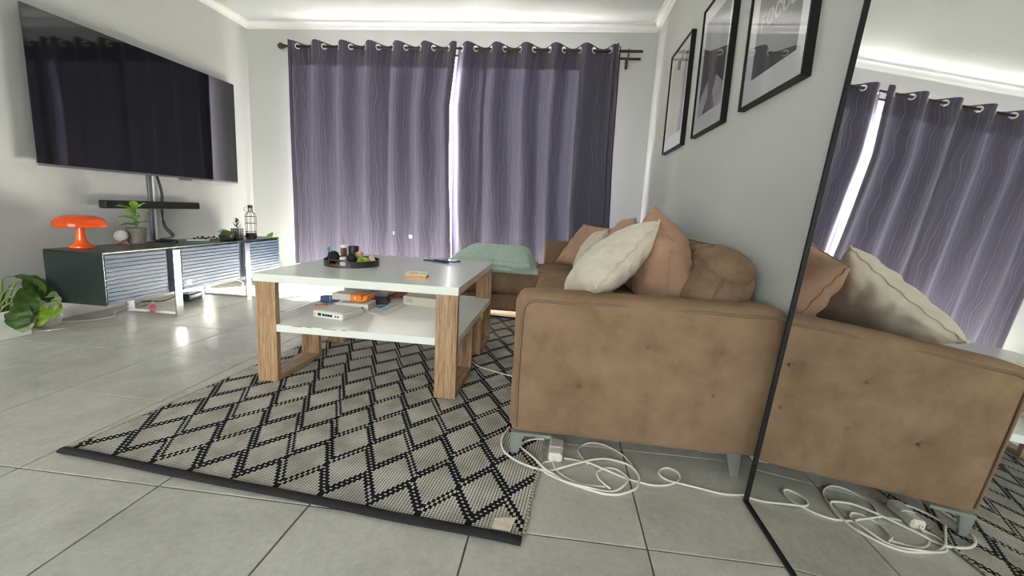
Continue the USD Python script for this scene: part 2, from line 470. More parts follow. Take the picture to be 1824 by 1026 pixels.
# polished cement-look floor tiles: the tone differs from tile to tile
MAT['floor_tile'] = usdkit.material(stage, '/World/Looks/floor_tile', {
    'g': ('geometry', {}), 'o': ('object_info', {}),
    'n': ('noise_texture', {'scale': 3.2, 'detail': 7.0, 'roughness': 0.66, 'distortion': 0.4}),
    'n2': ('noise_texture', {'scale': 45.0, 'detail': 4.0, 'roughness': 0.7}),
    'r': ('rgb_ramp', {'ramp': [(0.28, (0.44, 0.42, 0.385)), (0.72, (0.58, 0.56, 0.52))]}),
    'r2': ('rgb_ramp', {'ramp': [(0.3, (0.86, 0.86, 0.86)), (0.7, (1.06, 1.06, 1.06))]}),
    'm': ('mix', {'mix_type': 'multiply', 'fac': 1.0}),
    'mr': ('map_range', {'from_min': 0.0, 'from_max': 1.0, 'to_min': 0.95, 'to_max': 1.05}),
    'h': ('hsv', {'hue': 0.5, 'saturation': 1.0, 'fac': 1.0}),
    'rr': ('map_range', {'from_min': 0.3, 'from_max': 0.7, 'to_min': 0.24, 'to_max': 0.34}),
    'b': ('bump', {'strength': 0.05, 'distance': 0.004}),
    'p': ('principled_bsdf', {'specular_ior_level': 0.5})},
    [('g.position', 'n.vector'), ('g.position', 'n2.vector'), ('n.fac', 'r.fac'), ('n2.fac', 'r2.fac'), ('r.color', 'm.color1'), ('r2.color', 'm.color2'), ('m.color', 'h.color'),
     ('o.random', 'mr.value'), ('mr.result', 'h.value'), ('h.color', 'p.base_color'), ('n.fac', 'rr.value'), ('rr.result', 'p.roughness'), ('n2.fac', 'b.height'), ('b.normal', 'p.normal')], surface='p.BSDF')


MAT['orange_shade'] = usdkit.material(stage, '/World/Looks/orange_shade', {
    'p': ('principled_bsdf', {'base_color': (0.95, 0.13, 0.012), 'roughness': 0.16, 'coat_weight': 0.5}), 't': ('translucent_bsdf', {'color': (1.0, 0.32, 0.03)}), 'x': ('mix_closure', {'fac': 0.4})},
    [('p.BSDF', 'x.closure1'), ('t.BSDF', 'x.closure2')], surface='x.closure')

# sonoma oak board: long grain down the legs
def wood(name, stretch):
    MAT[name] = usdkit.material(stage, '/World/Looks/' + name, {
        'g': ('geometry', {}), 'mp': ('mapping', {'scale': stretch}),
        'n': ('noise_texture', {'scale': 5.0, 'detail': 7.0, 'roughness': 0.7, 'distortion': 0.6}),
        'n2': ('noise_texture', {'scale': 28.0, 'detail': 3.0}),
        'r': ('rgb_ramp', {'ramp': [(0.30, (0.26, 0.135, 0.068)), (0.5, (0.47, 0.29, 0.165)), (0.72, (0.62, 0.43, 0.275))]}),
        'r2': ('rgb_ramp', {'ramp': [(0.36, (0.50, 0.42, 0.36)), (0.50, (1, 1, 1))]}),
        'm': ('mix', {'mix_type': 'multiply', 'fac': 0.8}),
        'b': ('bump', {'strength': 0.08, 'distance': 0.003}),
        'p': ('principled_bsdf', {'roughness': 0.45})},
        [('g.position', 'mp.vector'), ('mp.vector', 'n.vector'), ('mp.vector', 'n2.vector'), ('n.fac', 'r.fac'), ('n2.fac', 'r2.fac'), ('r.color', 'm.color1'), ('r2.color', 'm.color2'),
         ('m.color', 'p.base_color'), ('n2.fac', 'b.height'), ('b.normal', 'p.normal')], surface='p.BSDF')


wood('oak_upright', (13, 13, 0.45))
wood('oak_flat', (13, 0.45, 13))


def pane_mat(name, tint, rough=0.0):
    MAT[name] = usdkit.material(stage, '/World/Looks/' + name, {
        'w': ('layer_weight', {'blend': 0.5}), 'p': ('math', {'math_type': 'power', 'value2': 4.0}), 'f': ('math', {'math_type': 'multiply_add', 'value2': 0.9, 'value3': 0.04}),
        't': ('transparent_bsdf', {'color': tint}), 'g': ('glossy_bsdf', {'color': (1, 1, 1), 'roughness': rough}), 'x': ('mix_closure', {})},
        [('w.facing', 'p.value1'), ('p.value', 'f.value1'), ('f.value', 'x.fac'), ('t.BSDF', 'x.closure1'), ('g.BSDF', 'x.closure2')], surface='x.closure')


pane_mat('window_glass', (0.96, 0.98, 0.97))
pane_mat('picture_glass', (0.97, 0.97, 0.97), 0.015)
pane_mat('clear_jar', (0.92, 0.92, 0.90), 0.02)


# curtain cloth: woven wavy vertical lines in groups, partly translucent
def curtain_mat(name, base, line, trans, tfac):
    MAT[name] = usdkit.material(stage, '/World/Looks/' + name, {
        'at': ('attribute', {'attribute': 'cloth'}),
        'sx': ('separate_xyz', {}),
        'sz': ('math', {'math_type': 'multiply', 'value2': 3.4}),
        'sk': ('math', {'math_type': 'multiply', 'value2': 3.0}),
        'c1': ('combine_xyz', {}),
        'nz': ('noise_texture', {'scale': 1.6, 'detail': 0.0}),
        'wob': ('math', {'math_type': 'multiply', 'value2': 0.075}),
        'u': ('math', {'math_type': 'add'}),
        'uf': ('math', {'math_type': 'multiply', 'value2': 260.0}),
        's': ('math', {'math_type': 'sine'}),
        'gate1': ('combine_xyz', {}), 'gn': ('noise_texture', {'scale': 26.0, 'detail': 0.0}),
        'gr': ('rgb_ramp', {'ramp': [(0.44, (0, 0, 0)), (0.58, (1, 1, 1))]}),
        'sr': ('rgb_ramp', {'ramp': [(0.66, (0, 0, 0)), (0.97, (1, 1, 1))]}),
        'sh': ('math', {'math_type': 'multiply_add', 'value2': 0.5, 'value3': 0.5}),
        'mk': ('math', {'math_type': 'multiply'}),
        'mk2': ('math', {'math_type': 'multiply', 'value2': 0.75}),
        'g': ('geometry', {}), 'wn': ('noise_texture', {'scale': 420.0, 'detail': 2.0}),
        'wr': ('rgb_ramp', {'ramp': [(0.3, (0.8, 0.8, 0.8)), (0.7, (1.15, 1.15, 1.15))]}),
        'col': ('mix', {'color1': base, 'color2': line}),
        'col2': ('mix', {'mix_type': 'multiply', 'fac': 1.0}),
        'bp': ('bump', {'strength': 0.2, 'distance': 0.002}),
        'd': ('principled_bsdf', {'roughness': 0.6, 'sheen_weight': 0.15, 'specular_ior_level': 0.3}), 't': ('translucent_bsdf', {'color': trans}), 'x': ('mix_closure', {'fac': tfac})},
        [('at.vector', 'sx.vector'), ('sx.y', 'sz.value1'), ('sx.x', 'sk.value1'), ('sk.value', 'c1.x'), ('sz.value', 'c1.y'), ('c1.vector', 'nz.vector'), ('nz.fac', 'wob.value1'), ('sx.x', 'u.value1'), ('wob.value', 'u.value2'),
         ('u.value', 'uf.value1'), ('uf.value', 's.value1'), ('s.value', 'sh.value1'), ('sh.value', 'sr.fac'), ('u.value', 'gate1.x'), ('gate1.vector', 'gn.vector'), ('gn.fac', 'gr.fac'),
         ('sr.color', 'mk.value1'), ('gr.color', 'mk.value2'), ('mk.value', 'mk2.value1'), ('mk2.value', 'col.fac'), ('g.position', 'wn.vector'), ('wn.fac', 'wr.fac'), ('col.color', 'col2.color1'), ('wr.color', 'col2.color2'),
         ('col2.color', 'd.base_color'), ('wn.fac', 'bp.height'), ('bp.normal', 'd.normal'), ('d.BSDF', 'x.closure1'), ('t.BSDF', 'x.closure2')], surface='x.closure')


curtain_mat('curtain_cloth', (0.074, 0.065, 0.100), (0.18, 0.165, 0.235), (0.03, 0.028, 0.045), 0.02)


# flat-woven rug: rhombs drawn by double dark lines with pale dots between, all in rows of knots
RW, RL = 1.617, 2.40
def rug_mat():
    n, l = {}, []

    def math_(name, op, a, b=None, c=None):
        d = {'math_type': op}
        for i, q in enumerate((a, b, c)):
            if q is None:
                continue
            if isinstance(q, str):
                l.append((q, f'{name}.value{i + 1}'))
            else:
                d[f'value{i + 1}'] = float(q)
        n[name] = ('math', d)
        return name + '.value'

    n['tc'] = ('texture_coordinate', {}); n['s'] = ('separate_xyz', {})
    l.append(('tc.object', 's.vector'))
    kx, ky = 0.0098, 0.0072
    # snap the pattern to the knots
    X = math_('xs', 'multiply', math_('xf', 'floor', math_('xd', 'divide', 's.x', kx)), kx)
    Y = math_('ys', 'multiply', math_('yf', 'floor', math_('yd', 'divide', 's.y', ky)), ky)
    n['wv'] = ('noise_texture', {'scale': 2.2, 'detail': 1.0}); l.append(('tc.object', 'wv.vector'))
    # rows of chevrons, every other row shifted by half a period, so that valleys meet the peaks of the row before
    PU, PV, AMP = 0.160, 0.1475, 0.118
    lines, dots = [], []
    for k in (0, 1):
        U = math_(f'u{k}', 'fraction', math_(f'ub{k}', 'add', math_(f'ua{k}', 'divide', X, PU), 20.5 - 1.298 / PU + 0.5 * k))
        tri = math_(f't{k}', 'multiply', math_(f'ta{k}', 'absolute', math_(f'ts{k}', 'subtract', U, 0.5)), 2 * AMP)
        rel = math_(f'r{k}', 'subtract', math_(f'ra{k}', 'subtract', Y, tri), 0.046 + PV * k)
        fr = math_(f'f{k}', 'fraction', math_(f'fa{k}', 'add', math_(f'fb{k}', 'divide', rel, 2 * PV), 20.5))
        d = math_(f'd{k}', 'absolute', math_(f'ds{k}', 'multiply', math_(f'dq{k}', 'subtract', fr, 0.5), 2 * PV))
        lines.append(math_(f'l{k}', 'less_than', d, 0.0245))
        dots.append(math_(f'c{k}', 'less_than', d, 0.0048))
    line = math_('line', 'maximum', lines[0], lines[1])
    dot = math_('dot', 'maximum', dots[0], dots[1])
    # knots: pale bumps separated by dark warp and weft
    fx = math_('fx', 'absolute', math_('fxs', 'subtract', math_('fxf', 'fraction', 'xd.value'), 0.5))
    fy = math_('fy', 'absolute', math_('fys', 'subtract', math_('fyf', 'fraction', 'yd.value'), 0.5))
    kn = math_('kn', 'multiply', math_('k1', 'less_than', fx, 0.41), math_('k2', 'less_than', fy, 0.39))
    free = math_('free', 'subtract', 1.0, line)
    mask = math_('mask', 'multiply', kn, math_('fd', 'maximum', free, dot))
    n['nz'] = ('noise_texture', {'scale': 9.0, 'detail': 4.0}); l.append(('tc.object', 'nz.vector'))
    n['r'] = ('rgb_ramp', {'ramp': [(0.32, (0.52, 0.49, 0.44)), (0.68, (0.80, 0.77, 0.71))]}); l.append(('nz.fac', 'r.fac'))
    n['c'] = ('mix', {'color1': (0.012, 0.012, 0.014)}); l += [(mask, 'c.fac'), ('r.color', 'c.color2')]
    n['b'] = ('bump', {'strength': 0.5, 'distance': 0.003}); l.append((kn, 'b.height'))
    n['p'] = ('principled_bsdf', {'roughness': 0.9, 'specular_ior_level': 0.15}); l += [('c.color', 'p.base_color'), ('b.normal', 'p.normal')]
    MAT['rug_weave'] = usdkit.material(stage, '/World/Looks/rug_weave', n, l, surface='p.BSDF')


rug_mat()

# ------------------------------------------------------------------ the room
XL, XR, YB, YR, H = -0.72, 3.51, 3.364, -3.9, 2.72
WT = 0.20
fl = Thing('floor', kind='structure')
part(fl, 'grout_bed', box(XL - 0.1, XR + 0.1, YR - 0.1, YB + WT, -0.06, -0.0035, 0), 'grout')
xs = [XL] + [i * 0.5 for i in range(-1, 8)] + [XR]
ys = [YR] + [j * 0.5 for j in range(-7, 7)] + [YB]
for j in range(len(ys) - 1):
    for i in range(len(xs) - 1):
        g = 0.0026
        x0, x1 = xs[i] + (g if i else 0), xs[i + 1] - (g if i < len(xs) - 2 else 0)
        y0, y1 = ys[j] + (g if j else 0), ys[j + 1] - g
        if x1 - x0 < 0.02:
            continue
        part(fl, 'tile', box(x0, x1, y0, y1, -0.012, 0.0, 0.0012), 'floor_tile')

single('wall_left', box(XL - WT, XL, YR, YB + WT, -0.06, H + 0.1, 0), 'wall_paint', None, None, kind='structure')
single('wall_right', box(XR, XR + WT, YR, YB + WT, -0.06, H + 0.1, 0), 'wall_paint', None, None, kind='structure')
single('ceiling', box(XL - WT, XR + WT, YR - WT, YB + WT, H, H + 0.12, 0), 'ceiling_paint', None, None, kind='structure')


def holed_wall(x0, x1, z0, z1, y0, y1):
    outer = sg.box(XL, -0.06, XR, H)
    p = outer.difference(sg.box(x0, z0, x1, z1))
    m = prism(p, 0, y1 - y0)
    v = np.array(m.vertices)
    return np.stack([v[:, 0], y1 - v[:, 2], v[:, 1]], 1), np.array(m.faces)


WX0, WX1, WZ1 = -0.06, 3.09, 2.43
single('wall_back', holed_wall(WX0, WX1, -0.0, WZ1, YB, YB + WT), 'wall_paint', None, None, kind='structure')
RX0, RX1, RZ0, RZ1 = -0.35, 3.15, 0.35, 2.45
single('wall_rear', holed_wall(RX0, RX1, RZ0, RZ1, YR - WT, YR), 'wall_paint', None, None, kind='structure')


def cornice(p0, p1, inward):
    """A plaster cornice: stepped and coved profile run from p0 to p1 below the ceiling."""
    prof = [(0, 0.064), (0.008, 0.064), (0.008, 0.054), (0.018, 0.050)]
    for a in np.linspace(0, PI / 2, 7):
        prof.append((0.018 + 0.034 * (1 - math.cos(a)), 0.050 - 0.034 * math.sin(a)))
    prof += [(0.060, 0.016), (0.060, 0.0), (0, 0)]
    p0, p1, w = np.array(p0, float), np.array(p1, float), np.array(inward, float)
    r = np.array([[q[0], q[1]] for q in prof])
    v = np.vstack([np.array([*(p + w * a), H - b]) for p in (p0, p1) for a, b in r])
    n = len(r)
    f = [(i, (i + 1) % n, n + (i + 1) % n, n + i) for i in range(n)]
    return v, np.array(f)


single('trim_1', cornice((XL, YB), (XR, YB), (0, -1)), 'trim_gloss', None, None, kind='structure')
single('trim_2', cornice((XL, YR), (XL, YB), (1, 0)), 'trim_gloss', None, None, kind='structure')
single('trim_3', cornice((XR, YB), (XR, YR), (-1, 0)), 'trim_gloss', None, None, kind='structure')
single('baseboard_left', box(XL, XL + 0.014, YR, YB, 0.0005, 0.095, 0.004), 'trim_gloss', None, None, kind='structure')
single('baseboard_right', box(XR - 0.014, XR, YR, YB, 0.0005, 0.095, 0.004), 'trim_gloss', None, None, kind='structure')
bb = cat(box(XL + 0.014, WX0, YB - 0.014, YB, 0.0005, 0.095, 0.004), box(WX1, XR - 0.014, YB - 0.014, YB, 0.0005, 0.095, 0.004))
single('baseboard_back', bb, 'trim_gloss', None, None, kind='structure')

# sliding glass door behind the curtains
w = Thing('window_1', loc=(WX0, YB + 0.12, 0), kind='structure')
y0, y1 = YB + 0.10, YB + 0.16
part(w, 'frame', cat(box(WX0, WX1, y0, y1, 0.0, 0.035), box(WX0, WX1, y0, y1, WZ1 - 0.05, WZ1), box(WX0, WX0 + 0.05, y0, y1, 0.035, WZ1 - 0.05), box(WX1 - 0.05, WX1, y0, y1, 0.035, WZ1 - 0.05)), 'aluminium')
for k, (a, b) in enumerate(((WX0 + 0.05, 1.03), (0.99, 2.05), (2.01, WX1 - 0.05))):
    yy = YB + 0.115 + 0.02 * (k % 2)
    part(w, 'sash', cat(box(a, b, yy, yy + 0.018, 0.036, 0.075), box(a, b, yy, yy + 0.018, WZ1 - 0.09, WZ1 - 0.051), box(a, a + 0.04, yy, yy + 0.018, 0.075, WZ1 - 0.09), box(b - 0.04, b, yy, yy + 0.018, 0.075, WZ1 - 0.09)), 'aluminium')
    part(w, 'pane', box(a + 0.04, b - 0.04, yy + 0.007, yy + 0.012, 0.075, WZ1 - 0.09, 0), 'window_glass')
w = Thing('window_2', loc=(RX0, YR - 0.1, RZ0), kind='structure')
y0, y1 = YR - 0.13, YR - 0.07
part(w, 'frame', cat(box(RX0, RX1, y0, y1, RZ0, RZ0 + 0.05), box(RX0, RX1, y0, y1, RZ1 - 0.05, RZ1), *[box(a, a + 0.05, y0, y1, RZ0 + 0.05, RZ1 - 0.05) for a in (RX0, 0.80, 1.95, RX1 - 0.05)]), 'aluminium')
for a, b in ((RX0 + 0.05, 0.80), (0.85, 1.95), (2.0, RX1 - 0.05)):
    part(w, 'pane', box(a, b, YR - 0.102, YR - 0.098, RZ0 + 0.05, RZ1 - 0.05, 0), 'window_glass')
single('patio', box(-14, 18, YB + WT, 22, -0.2, -0.03, 0), 'patio', None, None, kind='structure')
single('yard', box(-14, 18, -22, YR - WT, -0.2, -0.05, 0), 'lawn', None, None, kind='structure')

# ------------------------------------------------------------------ curtain rods and curtains
RY, RZ = 3.25, 2.452
t = Thing('curtain_rod', 'upper dark bronze curtain rod with ball finial carrying both curtains', 'curtain rod', (-0.26, RY, RZ))
part(t, 'pole', rod((-0.235, RY, RZ), (3.365, RY, RZ - 0.004), 0.0125, 16), 'rod_bronze', smooth=40)
part(t, 'finial', lathe([(0.0005, -0.034), (0.016, -0.030), (0.029, -0.014), (0.031, 0.0), (0.027, 0.016), (0.014, 0.029), (0.012, 0.036), (0.018, 0.040), (0.0005, 0.042)], n=20) if False else
     moved(lathe([(0.0005, -0.034), (0.016, -0.030), (0.029, -0.014), (0.031, 0.0), (0.027, 0.016), (0.014, 0.029), (0.012, 0.036), (0.018, 0.040), (0.0005, 0.042)], n=20), (-0.262, RY, RZ), R=np.array([[0, 0, 1.0], [0, 1, 0], [-1, 0, 0]])), 'rod_bronze', smooth=40)
t2 = Thing('curtain_rod', 'lower dark rod set behind the upper curtain rod, nearer the wall', 'curtain rod', (-0.2, 3.315, 2.405))
part(t2, 'pole', rod((-0.2, 3.315, 2.405), (3.345, 3.315, 2.403), 0.0105, 14), 'rod_bronze', smooth=40)
part(t2, 'end_cap', rod((3.345, 3.315, 2.403), (3.357, 3.315, 2.403), 0.0125, 14), 'rod_bronze', smooth=40)
t3 = Thing('rod_bracket', 'dark double curtain rod bracket screwed to the wall right of the curtains', 'bracket', (3.235, YB, 2.38))
part(t3, 'wall_plate', box(3.222, 3.248, YB - 0.006, YB, 2.325, 2.425, 0.002), 'rod_bronze')
part(t3, 'arm', tube([(3.235, YB - 0.006, 2.34), (3.235, YB - 0.03, 2.355), (3.235, 3.315, 2.389), (3.235, 3.285, 2.405), (3.235, 3.252, 2.430)], 0.0065), 'rod_bronze', smooth=True)
part(t3, 'cradle', torus((3.235, RY, RZ - 0.003), (1, 0, 0), 0.0175, 0.0045), 'rod_bronze', smooth=True)


def curtain(name, label, xl, xr, phase, period, z0, tight_left, holes=(), seed=0, sway=None):
    """An eyelet curtain of one waved sheet. xl(z), xr(z): its edges; folds count from the rod."""
    nx, nz = 420, 84
    Z = np.concatenate([np.linspace(2.492, 2.40, 14), np.linspace(2.39, z0, nz - 14)])
    S = np.linspace(0, 1, nx)
    zz, ss = np.meshgrid(Z, S, indexing='ij')
    L, R_ = xl(2.45), xr(2.45)
    xr0 = L + ss * (R_ - L)                                              # place along the rod
    drop = np.clip((2.46 - zz) / 2.2, 0, 1)
    ph = 2 * PI * (xr0 - phase) / period
    amp = 0.052 * (1 - 0.42 * drop)
    drift = (meshkit.noise(np.stack([xr0 * 2.2, zz * 0.9, np.full_like(zz, 5.0 + seed)], -1), seed) - 0.5) * 2 * 1.5 * drop
    y = RY + amp * np.cos(ph + drift) + (meshkit.fbm(np.stack([xr0 * 7, zz * 1.1, np.full_like(zz, 9.0 + seed)], -1), 3, seed) - 0.5) * 0.045 * drop
    edge = (ss if tight_left else 1 - ss)
    tight = np.clip(1 - edge / 0.045, 0, 1)
    y = y * (1 - tight) + tight * (RY + 0.05 * np.sin(edge / 0.045 * 2 * PI * 1.6 + 0.6))
    l, r = xl(zz), xr(zz)
    x = l + ss * (r - l) + 0.010 * np.sin(ph + 1.2) * (1 - tight)
    if sway is not None:
        x = x + sway(ss, zz)
    P = np.stack([x, y, zz + 0.010 * np.cos(ph + PI) * np.clip((zz - 2.40) / 0.09, 0, 1)], -1)
    idx = np.arange(nx * nz).reshape(nz, nx)
    q = np.stack([idx[:-1, :-1], idx[1:, :-1], idx[1:, 1:], idx[:-1, 1:]], -1)
    cx = P[:-1, :-1] * 0.5 + P[1:, 1:] * 0.5
    keep = np.hypot(cx[..., 1] - RY, cx[..., 2] - RZ) > 0.020
    for hx, hz, hr in holes:
        keep &= np.hypot(cx[..., 0] - hx, cx[..., 2] - hz) > hr
    t = Thing(name, label, 'curtain', (float(P[-1, nx // 2, 0]), RY, z0))
    pts = P.reshape(-1, 3)
    p = part(t, 'cloth', (pts, q[keep].reshape(-1, 4)), 'curtain_cloth', smooth=True)
    cl = np.stack([(ss * (R_ - L) * 1.35).ravel() + seed, zz.ravel(), np.zeros(nx * nz)], -1).astype(np.float32)
    UsdGeom.PrimvarsAPI(p.mesh).CreatePrimvar('cloth', Sdf.ValueTypeNames.Float3Array, 'vertex').Set(__import__('pxr').Vt.Vec3fArray.FromNumpy(cl))
    # eyelets where the sheet crosses the rod
    row = int(np.argmin(np.abs(Z - RZ)))
    yy = P[row, :, 1] - RY
    for i in np.nonzero(np.diff(np.sign(yy)) != 0)[0]:
        d = P[row, min(i + 2, nx - 1)] - P[row, max(i - 2, 0)]
        nrm = np.array([-d[1], d[0], 0.0])
        c = (P[row, i] + P[row, i + 1]) / 2
        part(t, 'grommet', torus((c[0], RY, RZ), nrm, 0.0245, 0.0055), 'grommet_silver', smooth=True)
    return t


# the two sheets do not quite meet: a slit stays open between them
slit = lambda z: np.interp(z, [0.1, 0.45, 0.95, 1.10, 1.5, 1.95, 2.2, 2.5], [-0.017, -0.016, -0.012, -0.004, -0.003, -0.010, -0.020, -0.022])
mid = lambda z: np.interp(z, [0.1, 0.45, 1.1, 1.9, 2.45], [1.590, 1.578, 1.555, 1.535, 1.585])
curtain('curtain', 'purple-grey eyelet curtain with wavy woven lines, left of the bright slit', lambda z: np.interp(z, [0.1, 2.5], [-0.165, -0.185]), lambda z: mid(z) - slit(z) / 2, -0.005, 0.2855, 0.215, True,
        holes=((1.135, 0.585, 0.011), (1.118, 0.573, 0.007), (0.965, 0.604, 0.006)), seed=0)
curtain('curtain', 'purple-grey eyelet curtain right of the bright slit, behind the corner sofa', lambda z: mid(z) + slit(z) / 2, lambda z: np.interp(z, [0.1, 0.7, 1.5, 2.5], [3.22, 3.199, 3.170, 3.162]), 1.845, 0.2855, 0.17, False, seed=3)

# ------------------------------------------------------------------ left wall: television, soundbar, cable strip
t = Thing('television', 'very large flat television with dark glossy screen on the left wall', 'television', (-0.72, 2.2, 1.04))
part(t, 'housing', box(-0.70, -0.664, 1.46, 2.94, 1.06, 1.85, 0.004), 'black_plastic')
part(t, 'panel', box(-0.664, -0.656, 1.344, 3.054, 1.043, 2.011, 0.001), 'tv_silver', 'thin metal panel edge')
part(t, 'screen', box(-0.656, -0.650, 1.343, 3.055, 1.055, 2.011, 0.001), 'tv_screen')
part(t, 'bottom_bezel', box(-0.658, -0.648, 1.341, 3.057, 1.039, 1.0545, 0.002), 'tv_silver', 'thin silver strip along the lower edge')
part(t, 'sensor_housing', box(-0.664, -0.65, 2.37, 2.50, 1.021, 1.039, 0.005), 'tv_silver')
part(t, 'wall_mount', box(-0.72, -0.70, 1.9, 2.5, 1.3, 1.75, 0.002), 'black_plastic')
TV = t
t = Thing('soundbar', 'long black soundbar fixed to the wall below the television', 'soundbar', (-0.72, 2.1, 0.77))
part(t, 'body', box(-0.672, -0.612, 1.70, 2.52, 0.771, 0.831, 0.006), 'black_plastic')
part(t, 'grille', box(-0.612, -0.606, 1.704, 2.516, 0.775, 0.825, 0.002), 'grille_cloth')
for yy in (1.9, 2.32):
    part(t, 'bracket', box(-0.72, -0.672, yy - 0.02, yy + 0.02, 0.785, 0.815, 0.002), 'black_plastic')
t = Thing('cable_cover', 'grey plastic cable strip on the wall between television and bench', 'cable cover', (-0.72, 2.155, 0.5))
part(t, 'strip', box(-0.72, -0.704, 2.128, 2.158, 0.50, 1.05, 0.003), 'tv_silver')
part(t, 'strip', box(-0.72, -0.700, 2.162, 2.178, 0.50, 1.05, 0.003), 'white_plastic', 'pale narrow strip')
for k, (a, b) in enumerate((((2.186, 1.05), (2.235, 0.52)), ((2.20, 1.05), (2.215, 0.52)))):
    pts = [(-0.69, a[0], a[1]), (-0.685, a[0] + 0.03, 0.9), (-0.685, a[0] + 0.02, 0.75), (-0.68, b[0], 0.62), (-0.62, b[0] + 0.01, b[1] + 0.02), (-0.52, 2.02 + 0.03 * k, 0.533)]
    part(TV, 'cable', tube(pts, 0.0045), 'cord_black', 'thin black cable hanging down to the bench', smooth=True)

# ------------------------------------------------------------------ the low bench under the television
BT = 0.517
t = Thing('tv_bench', 'long low dark media bench with slatted fronts on chrome legs', 'media bench', (-0.32, 2.08, 0))
fr = ((1.246, 1.672), (1.790, 2.372), (2.494, 2.920))
part(t, 'cabinet_body', box(-0.545, -0.142, 1.243, 2.924, 0.178, BT - 0.012, 0.002), 'bench_dark')
part(t, 'top_panel', box(-0.545, -0.124, 1.241, 2.926, BT - 0.012, BT, 0.002), 'bench_dark')
part(t, 'side_panel', box(-0.545, -0.122, 1.240, 1.2445, 0.176, BT - 0.012, 0.001), 'bench_dark')
for a, b in fr:
    d = part(t, 'drawer_front', box(-0.142, -0.132, a, b, 0.182, BT - 0.016, 0.001), 'bench_dark')
    n = 12
    for k in range(n):
        z0 = 0.183 + k * 0.0265
        part(d, 'slat', box(-0.132, -0.121, a + 0.004, b, z0, z0 + 0.0205, 0.0006), 'bench_slat')
for a, b in ((1.672, 1.790), (2.372, 2.494)):
    part(t, 'recess_strip', box(-0.142, -0.138, a + 0.002, b - 0.002, 0.182, BT - 0.016, 0.0005), 'bench_slat')
    for z in (0.26, 0.40):
        part(t, 'hinge', box(-0.138, -0.130, a + 0.012, a + 0.040, z, z + 0.012, 0.002), 'black_metal')
for yy in (1.738, 2.458):
    part(t, 'leg', box(-0.116, -0.104, yy - 0.030, yy + 0.030, 0.0005, BT - 0.022, 0.001), 'chrome', 'front upright of a chrome leg frame')
    part(t, 'leg', box(-0.530, -0.518, yy - 0.030, yy + 0.030, 0.0005, 0.178, 0.001), 'chrome')
    part(t, 'leg_bar', box(-0.518, -0.116, yy - 0.030, yy + 0.030, 0.0005, 0.011, 0.001), 'chrome')

# mushroom lamp
lx, ly = -0.462, 1.402
t = Thing('table_lamp', 'glossy orange mushroom table lamp on the left end of the bench', 'lamp', (lx, ly, BT))
part(t, 'base', lathe([(0.0005, 0), (0.062, 0.0), (0.067, 0.004), (0.066, 0.011), (0.050, 0.017), (0.036, 0.030), (0.029, 0.055), (0.025, 0.090), (0.022, 0.125), (0.021, 0.152), (0.0005, 0.152)], lx, ly, BT, 36), 'orange_gloss', smooth=35)
sh = [(0.1315, 0.141), (0.1320, 0.148), (0.1305, 0.165), (0.125, 0.180), (0.112, 0.195), (0.094, 0.205), (0.070, 0.211), (0.045, 0.209), (0.025, 0.200), (0.0005, 0.197)]
inn = [(r_ - 0.003 if r_ > 0.01 else r_, z_ - 0.003) for r_, z_ in sh[::-1]]
part(t, 'shade', lathe(inn + sh[:1] + sh, lx, ly, BT, 48), 'orange_shade', smooth=35)
part(t, 'bulb', lathe([(0.0005, 0.150), (0.010, 0.152), (0.016, 0.165), (0.017, 0.178), (0.010, 0.190), (0.0005, 0.193)], lx, ly, BT, 16), 'bulb_white', smooth=True)

# moon ornament
mx, my = -0.475, 1.672
t = Thing('moon_ornament', 'small pinkish white moon ball on a crossed wooden stand', 'ornament', (mx, my, BT))
s_ = trimesh.creation.icosphere(3, 0.041)
vv = np.array(s_.vertices); vv *= (1 + 0.03 * (meshkit.fbm(vv * 60, 3, 2) - 0.5))[:, None]
part(t, 'moon', (vv + (mx, my, BT + 0.063), np.array(s_.faces)), 'moon_white', smooth=True)
for k in range(3):
    a = k * 2 * PI / 3 + 0.5
    part(t, 'stand_stick', rod((mx + 0.045 * math.cos(a), my + 0.045 * math.sin(a), BT + 0.004), (mx - 0.040 * math.cos(a), my - 0.040 * math.sin(a), BT + 0.030), 0.0045, 8), 'light_wood')

